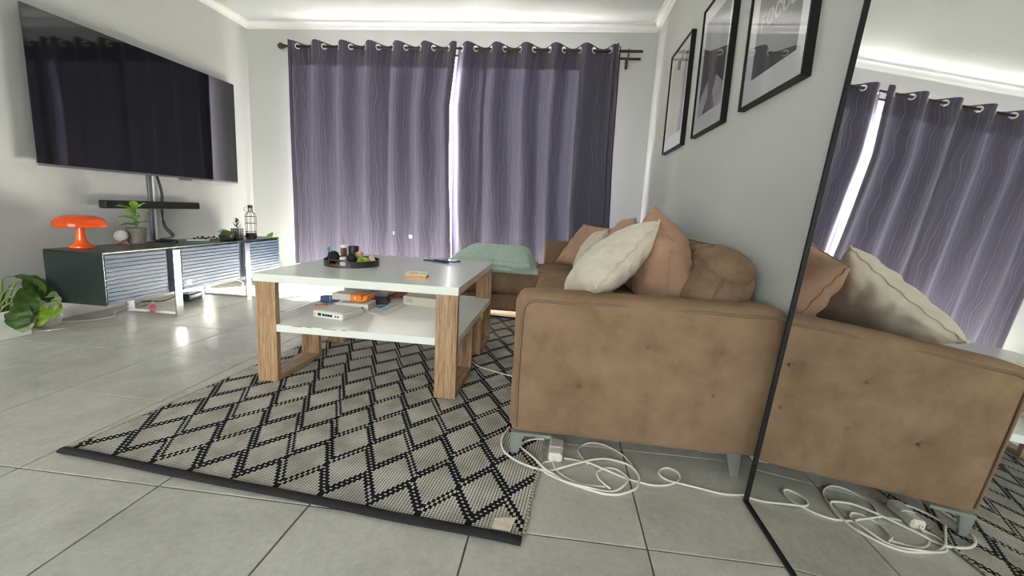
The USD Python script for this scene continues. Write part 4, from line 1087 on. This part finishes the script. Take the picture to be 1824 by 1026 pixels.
part(t, 'mark', moved(box(-0.005, 0.005, -0.0434, -0.0426, 0.010, 0.028, 0), (1.565, 1.216, SZ + 0.0412), -0.08), 'box_cream')
single('black_case', moved(trimesh.convex.convex_hull(np.array([(x, y, z) for x in (-0.09, 0.09) for y, z in ((-0.035, 0), (0.035, 0), (-0.025, 0.05), (0.02, 0.058), (0.035, 0.04), (-0.035, 0.035))])), (1.60, 1.335, SZ), 0.1), 'black_metal', 'black wedge-shaped case behind the orange carton', 'case')
t = Thing('squeeze_bottle', 'dark blue bottle with mint strap lying at the left of the shelf', 'bottle', (1.36, 1.265, SZ))
part(t, 'body', tube([(1.315, 1.235, SZ + 0.0255), (1.335, 1.245, SZ + 0.0255), (1.40, 1.28, SZ + 0.025), (1.44, 1.30, SZ + 0.022)], [0.019, 0.023, 0.022, 0.013], 16), 'bottle_blue', smooth=50)
part(t, 'strap', torus((1.362, 1.260, SZ + 0.0245), (0.88, 0.46, 0), 0.0235, 0.0025, 24, 6), 'mint', smooth=True)
single('orange_card', cbox(1.345, 1.195, SZ, 0.07, 0.03, 0.002, 0.5, 0.0005), 'box_orange', 'small orange card lying in front of the blue bottle', 'card')
t = Thing('letter', 'open white letter with blue print lying flat beside the router', 'letter', (1.71, 1.2, SZ))
part(t, 'sheet', moved(prism(sg.Polygon([(1.655, 1.12), (1.782, 1.055), (1.80, 1.355), (1.66, 1.37)]), 0, 0.003), (0, 0, SZ)), 'paper')
part(t, 'print', moved(prism(sg.Polygon([(1.665, 1.22), (1.70, 1.215), (1.70, 1.33), (1.672, 1.335)]), 0, 0.0004), (0, 0, SZ + 0.003)), 'blue_ink')
part(t, 'print', moved(prism(sg.Polygon([(1.722, 1.17), (1.728, 1.17), (1.755, 1.33), (1.748, 1.33)]), 0, 0.0004), (0, 0, SZ + 0.003)), 'blue_ink')
part(t, 'print', moved(prism(sg.Polygon([(1.69, 1.13), (1.73, 1.11), (1.76, 1.13), (1.72, 1.15)]), 0, 0.0004), (0, 0, SZ + 0.003)), 'box_cream')
t = Thing('long_carton', 'long flat cream carton on the right of the shelf', 'box', (1.88, 1.46, SZ))
part(t, 'carton', moved(prism(sg.Polygon([(1.775, 1.365), (2.03, 1.335), (2.06, 1.60), (1.80, 1.63)]), 0, 0.052), (0, 0, SZ)), 'box_cream')
for k in range(3):
    part(t, 'print_line', cbox(1.815, 1.3595, SZ + 0.018 + 0.009 * k, 0.05 - 0.008 * k, 0.0012, 0.0035, -0.117, 0), 'print_grey')
rg = random.Random(12)
z = SZ
for k in range(6):
    h_ = 0.006 + 0.004 * rg.random()
    lab = ['bottom magazine of the messy stack at the back of the shelf', 'second magazine from the bottom of the stack at the shelf back', 'thin red-edged magazine sticking out of the stack to the right', 'fourth magazine up in the stack at the shelf back',
           'fifth magazine up in the stack at the shelf back', 'top magazine of the messy stack at the back of the shelf'][k]
    single('magazine', cbox(1.50 + (0.05 if k == 2 else rg.uniform(-0.02, 0.02)), 1.59 + rg.uniform(-0.015, 0.01), z, 0.32, 0.21, h_, rg.uniform(-0.16, 0.12), 0.001), 'paper_red' if k == 2 else ('paper_photo' if k in (1, 4, 5) else 'paper'), lab, 'magazine', group='magazines stacked on the table shelf')
    z += h_ + 0.0004
single('notebook_rack', cat(*[rod((1.32 + 0.022 * k, 1.43, SZ + 0.012), (1.36 + 0.022 * k, 1.53 - 0.0, SZ + 0.012), 0.002, 6) for k in range(6)], rod((1.32, 1.43, SZ + 0.012), (1.43, 1.43, SZ + 0.012), 0.0025, 6), rod((1.36, 1.475, SZ + 0.012), (1.45, 1.475, SZ + 0.012), 0.0025, 6), rod((1.325, 1.44, SZ + 0.0005), (1.325, 1.44, SZ + 0.012), 0.002, 6), rod((1.42, 1.44, SZ + 0.0005), (1.42, 1.44, SZ + 0.012), 0.002, 6)), 'tv_silver', 'small wire rack lying behind the blue bottle on the shelf', 'wire rack', kind='thing')

# ------------------------------------------------------------------ corner sofa
t = Thing('corner_sofa', 'brown suede corner sofa with buttoned arm and chaise along the curtain', 'sofa', (3.0, 1.8, 0))
AZ0, AZ1 = 0.092, 0.628
tufts = [(3.036, 0.459), (2.802, 0.287), (3.045, 0.282), (3.274, 0.301), (3.288, 0.455), (2.796, 0.456)]
AC = np.array([3.023, 0.448, (AZ0 + AZ1) / 2])


def arm_fn(sgn):
    def fn(P, N):
        P = P.copy()
        for k, (x, z) in enumerate(tufts):
            dx, dz = P[:, 0] - (x - AC[0]), P[:, 2] - (z - AC[2])
            d = np.hypot(dx, dz)
            a = np.arctan2(dz, dx)
            dep = 0.020 * np.exp(-(d / 0.020) ** 2) + 0.013 * np.exp(-(d / 0.065) ** 2) * (1 + 0.7 * np.cos(a * 4 + 0.4))
            dep *= 0.45 if k == 5 else 1.0
            P[:, 1] -= sgn * dep * np.clip(-(-sgn) * N[:, 1] * 1.0, 0, 1)
        P[:, 1] += sgn * 0.005 * np.cos(P[:, 0] * 7) * np.clip(sgn * N[:, 1], 0, 1)
        low = np.clip((-P[:, 2] - 0.22) / 0.05, 0, 1)
        P[:, 2] -= 0.010 * low * (1 + np.sin(P[:, 0] * 9) * 0.5) * np.clip((P[:, 0] + 0.2) * 1.4, 0, 1)
        return P
    return fn


for sgn, yc, c1 in ((-1, 0.448, AZ1), (1, 3.105, AZ1 + 0.008)):
    c = (3.023, yc, (AZ0 + c1) / 2)
    ar = part(t, 'arm', soft_box(c, (0.932, 0.156 if sgn < 0 else 0.13, c1 - AZ0), 0.042, 0.02, wob=0.004, seed=2, freq=4, fn=arm_fn(sgn)), 'sofa_suede', 'padded arm with button tufts' if sgn < 0 else None, smooth=True)
    yy = yc + sgn * ((0.078 if sgn < 0 else 0.065) - 0.004)
    zt = c1 - 0.026
    pp = [(2.584, yy, AZ0 + 0.03), (2.582, yy, 0.3), (2.584, yy, 0.50), (2.590, yy, zt - 0.030), (2.616, yy, zt - 0.004)] + [(x, yy, zt + 0.002 * math.sin(x * 20)) for x in np.linspace(2.66, 3.44, 8)] + [(3.475, yy, zt - 0.02), (3.482, yy, 0.5), (3.482, yy, AZ0 + 0.03)]
    part(ar, 'piping', tube(pp, 0.0055, 7), 'sofa_piping', smooth=True)
    if sgn < 0:
        for x, z in tufts:
            b_ = trimesh.creation.icosphere(2, 1.0); b_.apply_scale((0.007, 0.004, 0.007)); b_.apply_translation((x, yc - 0.0535, z))
            part(ar, 'button', b_, 'sofa_piping', smooth=True)
part(t, 'backrest', soft_box((3.428, 1.78, 0.352), (0.13, 2.50, 0.52), 0.035, 0.05, wob=0.004), 'sofa_suede', smooth=True)
part(t, 'base', soft_box((2.97, 1.45, 0.155), (0.78, 1.84, 0.13), 0.02, 0.05), 'sofa_suede', smooth=True)
part(t, 'chaise_base', soft_box((2.54, 2.71, 0.135), (1.64, 0.66, 0.15), 0.02, 0.05), 'sofa_suede', smooth=True)


def wrinkles(seed, amp, fx, fy):
    def fn(P, N):
        P = P.copy()
        w = meshkit.fbm(np.stack([P[:, 0] * fx, P[:, 1] * fy, P[:, 2] * 2 + seed], -1), 3, seed) - 0.5
        r_ = np.abs(meshkit.noise(np.stack([P[:, 0] * fx * 2.5 + w * 2, P[:, 1] * fy * 2.5, P[:, 2] * 3 + seed], -1), seed + 5) - 0.5)
        q_ = meshkit.noise(np.stack([P[:, 0] * fx * 0.8 + w * 2 + P[:, 2] * 4, P[:, 1] * fy * 0.35 + w * 1.5, P[:, 2] * 11 - P[:, 1] * 3.5 + seed], -1), seed + 9)
        P += N * (amp * (w * 2 + 0.8 * (0.25 - r_) - 0.55 * np.exp(-((q_ - 0.5) / 0.045) ** 2) - 0.35 * np.exp(-((q_ - 0.28) / 0.03) ** 2)))[:, None]
        return P
    return fn


part(t, 'seat_cushion', soft_box((2.965, 1.40, 0.335), (0.80, 1.72, 0.215), 0.07, 0.018, fn=wrinkles(1, 0.024, 2.0, 9.0)), 'sofa_suede', smooth=True)
part(t, 'chaise_cushion', soft_box((2.53, 2.70, 0.315), (1.66, 0.70, 0.20), 0.055, 0.022, fn=wrinkles(3, 0.016, 5, 5)), 'sofa_suede', smooth=True)
for (x, y, s) in ((2.567, 0.376, 1), (3.40, 0.40, -1), (1.74, 2.40, 1), (1.74, 3.0, 1), (3.40, 3.1, -1)):
    lz = AZ0 if y < 2 or x > 3 else 0.062
    zf = 0.0135 if (x < 2.66 and y < 2.3) else 0.0005
    part(t, 'leg', cat(box(min(x, x + s * 0.15), max(x, x + s * 0.15), y, y + 0.06, lz - 0.008, lz + 0.004, 0.001), trimesh.convex.convex_hull(np.array([(x, y, lz - 0.008), (x + s * 0.05, y, lz - 0.008), (x + s * 0.05, y + 0.012, lz - 0.008), (x, y + 0.012, lz - 0.008), (x + s * 0.002, y, zf), (x + s * 0.030, y, zf), (x + s * 0.030, y + 0.012, zf), (x + s * 0.002, y + 0.012, zf)]))), 'sofa_leg')

# loose back cushions and pillows
def cushion(name, c, size, m, label, cat_, rz=0.0, tilt=0.0, amp=0.03, seed=0, r=0.12):
    ca, sa = math.cos(tilt), math.sin(tilt)
    Rt = np.array([[ca, 0, sa], [0, 1, 0], [-sa, 0, ca]])
    cz, sz = math.cos(rz), math.sin(rz)
    Rz = np.array([[cz, -sz, 0], [sz, cz, 0], [0, 0, 1]])
    R = Rz @ Rt
    t = Thing(name, label, cat_, c)
    b = soft_box(c, size, r, 0.011, fn=wrinkles(seed, amp, 4.0, 5.0), R=R)
    part(t, 'body', b, m, smooth=True)
    h = np.array(size) / 2
    pp = [(-h[0] * 0.35, y, z) for y, z in [(-h[1] * .97, -h[2] * .5), (-h[1] * .99, h[2] * .3), (-h[1] * .86, h[2] * .86), (-h[1] * .4, h[2] * 1.0), (0, h[2] * 1.0), (h[1] * .4, h[2] * 1.0), (h[1] * .86, h[2] * .86), (h[1] * .99, h[2] * .3), (h[1] * .97, -h[2] * .5)]]
    part(t, 'seam', moved(tube(pp, 0.004, 6), c, R=R), 'sofa_piping', smooth=True)


cushion('back_cushion', (3.337, 1.005, 0.625), (0.23, 0.90, 0.36), 'pillow_brown', 'big slumped brown back cushion nearest the mirror on the sofa', 'cushion', 0.0, 0.34, 0.028, 2, 0.11)
cushion('back_cushion', (3.275, 1.80, 0.64), (0.24, 0.74, 0.42), 'pillow_brown', 'brown back cushion in the middle of the sofa behind the pillows', 'cushion', 0.0, 0.28, 0.03, 5, 0.11)
cushion('back_cushion', (3.265, 2.58, 0.63), (0.22, 0.72, 0.42), 'pillow_brown', 'farthest brown back cushion, in the sofa corner', 'cushion', 0.0, 0.25, 0.03, 8, 0.10)


def throw(label, m, corners, thick, seed, pinch=0.1, wob=0.012, seam='sofa_piping', bias=0.0):
    c = np.mean(np.array(corners), 0)
    t = Thing('pillow', label, 'pillow', c)
    b, rim = pillow(corners, thick, 30, seed, pinch, wob, bias)
    p = part(t, 'body', b, m, smooth=True)
    v, f = tube(np.vstack([rim, rim[:1]]), 0.0042, 6, 1, curve=False)
    part(t, 'seam', (v, f), m, smooth=True)


throw('large cream pillow in front of the others, one corner over the sofa arm', 'pillow_cream', [(2.835, 0.345, 0.668), (3.084, 0.63, 0.901), (2.985, 0.985, 0.635), (2.725, 0.815, 0.505)], 0.20, 1, 0.08, 0.016, bias=0.2)
throw('tall pink-brown pillow with pointed tip behind the large cream pillow', 'pillow_pink', [(3.170, 0.72, 0.455), (3.115, 0.545, 0.828), (3.135, 0.98, 0.962), (3.190, 1.16, 0.54)], 0.25, 2, 0.08, 0.022)
throw('dusty pink pillow third in the row, behind the pointed pillow', 'pillow_pink', [(2.945, 1.36, 0.450), (3.155, 1.58, 0.905), (3.215, 2.00, 0.890), (2.905, 1.78, 0.450)], 0.19, 3, 0.08, 0.018)
throw('small cream pillow between two dusty pink pillows', 'pillow_cream', [(2.860, 1.86, 0.445), (3.035, 1.98, 0.810), (3.030, 2.36, 0.780), (2.830, 2.24, 0.440)], 0.16, 4, 0.09, 0.02)
throw('farthest dusty pink pillow against the far sofa arm', 'pillow_pink', [(2.690, 2.80, 0.470), (2.920, 2.93, 0.815), (3.175, 2.62, 0.800), (2.940, 2.50, 0.440)], 0.13, 5, 0.06, 0.015)

# folded knitted blanket
t = Thing('blanket', 'folded sage green ribbed knit blanket lying on the chaise', 'blanket', (2.15, 2.72, 0.42))


def slab(x0, x1, y0, y1, zlo, zf, zb, seed, curl):
    nu, nv = 60, 150
    U, V = np.meshgrid(np.linspace(0, 1, nu), np.linspace(0, 1, nv), indexing='ij')
    X = x0 + (x1 - x0) * U + 0.03 * (V - 0.5) * (1 - 2 * U) + 0.008 * np.sin(V * 9 + seed)
    Y = y0 + (y1 - y0) * V + 0.010 * np.sin(U * 5 + seed)
    e = 1 - np.clip(np.abs(U * 2 - 1), 0, 1) ** 8 * 0.9
    e2 = 1 - np.clip(np.abs(V * 2 - 1), 0, 1) ** 10 * 0.9
    hgt = (zf + (zb - zf) * np.sin(V * PI * 0.62) / 1.0 - zlo)
    rib = 0.032 * (np.abs(np.sin(V * PI * 11 + 0.7 * np.sin(U * 5 + seed) + 0.25 * np.sin(U * 40))) ** 0.5 - 0.5) + 0.006 * (meshkit.fbm(np.stack([U * 6, V * 6, U * 0 + seed], -1), 2, seed) - 0.5) + 0.003 * np.sin(U * 110) * np.sin(V * PI * 11)
    left = np.clip((0.22 - U) / 0.22, 0, 1)
    Zt = zlo + hgt * e * e2 * (1 - 0.45 * left ** 1.5) + rib * e * e2
    droop = np.clip((0.10 - V) / 0.10, 0, 1) ** 1.6 * curl
    Zt -= droop
    Zb = np.minimum(np.full_like(Zt, zlo), Zt - 0.008) - droop * 0.2
    top, bot = np.stack([X, Y, Zt], -1).reshape(-1, 3), np.stack([X, Y, Zb], -1).reshape(-1, 3)
    idx = np.arange(nu * nv).reshape(nu, nv)
    q = np.stack([idx[:-1, :-1], idx[1:, :-1], idx[1:, 1:], idx[:-1, 1:]], -1).reshape(-1, 4)
    ring = np.concatenate([idx[:, 0], idx[-1, 1:], idx[::-1, -1][1:], idx[0, ::-1][1:-1]])
    sk = np.stack([ring, np.roll(ring, -1), np.roll(ring, -1) + nu * nv, ring + nu * nv], -1)
    return np.vstack([top, bot]), np.vstack([q, q[:, ::-1] + nu * nv, sk[:, ::-1]])


part(t, 'lower_fold', slab(1.80, 2.525, 2.36, 3.02, 0.425, 0.452, 0.482, 1, 0.02), 'blanket_sage', smooth=True)
ro_ = [(1.86 + 0.0385 * k, 2.372 + 0.010 * math.sin(k * 0.8), 0.452 + 0.004 * math.sin(k * 1.3)) for k in range(17)]
v, f = tube(ro_, [0.026, 0.032, 0.034], 16, 4)
part(t, 'rolled_edge', (v, f), 'blanket_sage', smooth=True)
part(t, 'upper_fold', slab(1.77, 2.485, 2.345, 3.03, 0.455, 0.476, 0.575, 2, 0.035), 'blanket_sage', smooth=True)

# ------------------------------------------------------------------ leaning mirror
MS, ML, MW = 0.080, 1.70, 0.80
e2 = np.array([MS, 0, 1.0]); e2 /= np.linalg.norm(e2)
e1 = np.array([0, -1.0, 0]); nn = np.array([-e2[2], 0, e2[0]])
MO = np.array([3.365, 0.262, 0.002])
MR = np.stack([e1, e2, nn], 1)
t = Thing('floor_mirror', 'tall mirror with thin black frame leaning on the right wall', 'mirror', MO)
mbox = lambda u0, u1, w0, w1, d0, d1, c=0.001: moved(box(u0, u1, w0, w1, d0, d1, c), MO, R=MR)
part(t, 'backing', mbox(0.003, MW - 0.003, 0.003, ML - 0.003, -0.008, -0.0035), 'black_plastic')
part(t, 'glass', mbox(0.006, MW - 0.006, 0.006, ML - 0.006, -0.0035, -0.001, 0), 'mirror_glass')
for a in ((0, 0.009, 0, ML), (MW - 0.009, MW, 0, ML), (0.009, MW - 0.009, 0, 0.009), (0.009, MW - 0.009, ML - 0.009, ML)):
    part(t, 'frame_bar', mbox(*a, -0.008, 0.006), 'frame_black')

# ------------------------------------------------------------------ framed prints on the right wall
def to_wall(m, y1, x):
    """(u to the right as one looks at the wall, v up, w out of the wall) -> world, u = 0 at y1."""
    v, f = arr(m)
    return np.stack([x - v[:, 2], y1 - v[:, 0], v[:, 1]], 1), f


def framed(y0, y1, label):
    z0, z1 = 1.416, 2.158
    t = Thing('framed_print', label, 'picture', (XR, (y0 + y1) / 2, z0), group=None)
    W = y1 - y0
    o = sg.box(0, z0, W, z1); i_ = sg.box(0.011, z0 + 0.011, W - 0.011, z1 - 0.011)
    part(t, 'frame', to_wall(prism(o.difference(i_), 0, 0.030), y1, XR - 0.0005), 'frame_black')
    part(t, 'mount_board', to_wall(box(0.011, W - 0.011, z0 + 0.011, z1 - 0.011, 0.002, 0.021, 0), y1, XR), 'mat_board')
    part(t, 'glass', to_wall(box(0.0112, W - 0.0112, z0 + 0.0112, z1 - 0.0112, 0.0245, 0.0258, 0), y1, XR), 'picture_glass')
    return t, W, z0, z1


def ink(t, name, poly, y1, m, lift=0.0, label=None):
    part(t, name, to_wall(prism(poly, 0.021, 0.0216 + lift), y1, XR), m, label)


t, W, z0, z1 = framed(0.531, 1.060, 'framed print nearest the mirror, dark sheet with pale capital lettering')
ink(t, 'print', sg.box(0.083, 1.529, W - 0.083, 2.062), 1.060, 'photo_dark', label='dark grey print')
lt = meshkit.text_mesh('FOCUS', 0.060, 0.0006, True)
lt.apply_translation((-lt.bounds[0, 0], 0, 0)); lt.apply_scale((0.285 / lt.extents[0], 1, 1)); lt.apply_translation((W / 2 - 0.1425, 1.715, 0.0217))
part(t, 'lettering', to_wall(lt, 1.060, XR), 'photo_light', 'pale capital letters')
t, W, z0, z1 = framed(1.277, 1.786, 'middle framed print, black and white photograph of a person in white jacket')
u0, u1 = 0.070, W - 0.062
ink(t, 'print', sg.box(u0, 1.528, u1, 2.062), 1.786, 'photo_dark')
S = lambda pts: sg.Polygon([(u0 + a * (u1 - u0), 1.528 + b * 0.534) for a, b in pts])
ink(t, 'figure', S([(0.02, 0.0), (0.98, 0.0), (0.96, 0.16), (0.72, 0.30), (0.60, 0.34), (0.62, 0.44), (0.72, 0.55), (0.74, 0.74), (0.62, 0.88), (0.42, 0.90), (0.27, 0.80), (0.24, 0.60), (0.30, 0.46), (0.36, 0.38), (0.34, 0.32), (0.12, 0.22), (0.02, 0.14)]), 1.786, 'photo_mid', 0.0004)
ink(t, 'collar', S([(0.0, 0.0), (0.22, 0.0), (0.40, 0.16), (0.34, 0.33), (0.10, 0.22), (0.0, 0.13)]), 1.786, 'photo_light', 0.0008)
ink(t, 'collar', S([(0.74, 0.0), (1.0, 0.0), (1.0, 0.20), (0.70, 0.33), (0.60, 0.17)]), 1.786, 'photo_light', 0.0008)
t, W, z0, z1 = framed(2.020, 2.552, 'farthest framed print beside the curtain, pale sheet with a dark side')
ink(t, 'print', sg.box(0.075, 1.53, W - 0.075, 2.06), 2.552, 'photo_sepia')
ink(t, 'dark_shape', sg.Polygon([(0.36, 1.53), (W - 0.075, 1.53), (W - 0.075, 2.06), (0.42, 2.06), (0.385, 1.95), (0.40, 1.75)]), 2.552, 'photo_mid', 0.0004)

# ------------------------------------------------------------------ cords on the floor by the sofa
t = EXT = Thing('extension_lead', 'white plug adapter and its looped white cords on the floor by the sofa leg', 'extension lead', (2.735, 0.41, 0))
part(t, 'body', moved(box(-0.026, 0.026, -0.055, 0.055, 0.0005, 0.034, 0.007), (2.740, 0.418, 0), -0.06), 'cord_white')
part(t, 'cover', moved(box(-0.0265, 0.0265, -0.012, 0.056, 0.012, 0.0365, 0.006), (2.740, 0.418, 0), -0.06), 'box_grey', 'greyish wrapped upper half')
part(t, 'socket', moved(torus((0, 0, 0), (0, 1, 0.1), 0.006, 0.002, 16, 6), (2.731, 0.362, 0.017)), 'box_cream', smooth=True)


def cord(pts, label, r=0.0036, z=0.0042, seed=0, lift=()):
    p = []
    for i, (x, y) in enumerate(pts):
        u = (np.array([x, y]) - RC) @ ex
        v = (np.array([x, y]) - RC) @ ey
        on_rug = np.clip((RW + 0.015 - u) / 0.02, 0, 1)
        p.append((x, y, z + 0.0105 * on_rug + (0.006 if i in lift else 0)))
    return part(EXT, 'cord', tube(p, r, 8, 7), 'cord_white', label, smooth=True)


c1 = [(2.545, 0.56), (2.529, 0.491), (2.528, 0.433), (2.543, 0.382), (2.57, 0.347), (2.61, 0.317), (2.648, 0.3), (2.687, 0.301), (2.731, 0.309), (2.766, 0.323), (2.815, 0.356), (2.865, 0.386), (2.916, 0.407), (2.965, 0.413), (3.011, 0.393), (3.032, 0.35), (3.033, 0.312), (3.017, 0.266), (2.987, 0.238), (2.948, 0.216), (2.904, 0.211), (2.861, 0.22), (2.818, 0.235), (2.773, 0.251), (2.735, 0.275), (2.703, 0.301), (2.665, 0.348), (2.629, 0.391), (2.607, 0.417), (2.607, 0.441), (2.627, 0.469), (2.657, 0.487), (2.692, 0.499)]
c2 = [(2.726, 0.366), (2.693, 0.346), (2.691, 0.318), (2.707, 0.289), (2.743, 0.257), (2.795, 0.237), (2.85, 0.227), (2.905, 0.225), (2.943, 0.235), (2.976, 0.265), (2.992, 0.298), (2.986, 0.328), (2.962, 0.357), (2.931, 0.361), (2.902, 0.345), (2.888, 0.323), (2.891, 0.291), (2.905, 0.257), (2.925, 0.241)]
c3 = [(2.730, 0.361), (2.742, 0.315), (2.777, 0.276), (2.818, 0.253), (2.856, 0.248), (2.908, 0.249)]
c4 = [(2.771, 0.393), (2.808, 0.39), (2.86, 0.371), (2.898, 0.351), (2.955, 0.329), (2.994, 0.308), (3.034, 0.296), (3.073, 0.289), (3.116, 0.296), (3.159, 0.32), (3.183, 0.352), (3.18, 0.385), (3.157, 0.404), (3.131, 0.396), (3.114, 0.372), (3.116, 0.346), (3.138, 0.325), (3.17, 0.307), (3.22, 0.295), (3.299, 0.286), (3.36, 0.290), (3.43, 0.31), (3.47, 0.35)]
c5 = [(2.86, 0.371), (2.838, 0.417), (2.827, 0.461), (2.842, 0.496), (2.878, 0.524), (2.927, 0.521), (2.971, 0.489), (3.003, 0.45), (3.021, 0.402), (3.023, 0.382)]
cord(c1, 'thick white cord making the widest loop from the sofa corner over the rug', 0.0042, 0.0048, lift=(9, 10, 11, 12, 24, 25))
cord(c2, 'white cord leaving the adapter and coiling into the small inner loop', 0.0038, 0.0044, lift=(4, 5, 6, 9, 10, 17))
cord(c3, 'short white cord running from the adapter beside the coil', 0.0036, 0.0040)
cord(c4, 'white cord with one small loop running right to under the mirror', 0.0036, 0.0040, lift=(2, 3, 17, 18))
cord(c5, 'thin white cord arching back under the sofa arm', 0.0028, 0.0034)
part(EXT, 'cord', tube([(2.19, 1.34, 0.016), (2.222, 1.294, 0.016), (2.278, 1.214, 0.016), (2.351, 1.169, 0.016), (2.47, 1.114, 0.016), (2.56, 1.09, 0.016)], 0.0036), 'cord_white', 'cord crossing the rug between table leg and sofa', smooth=True)
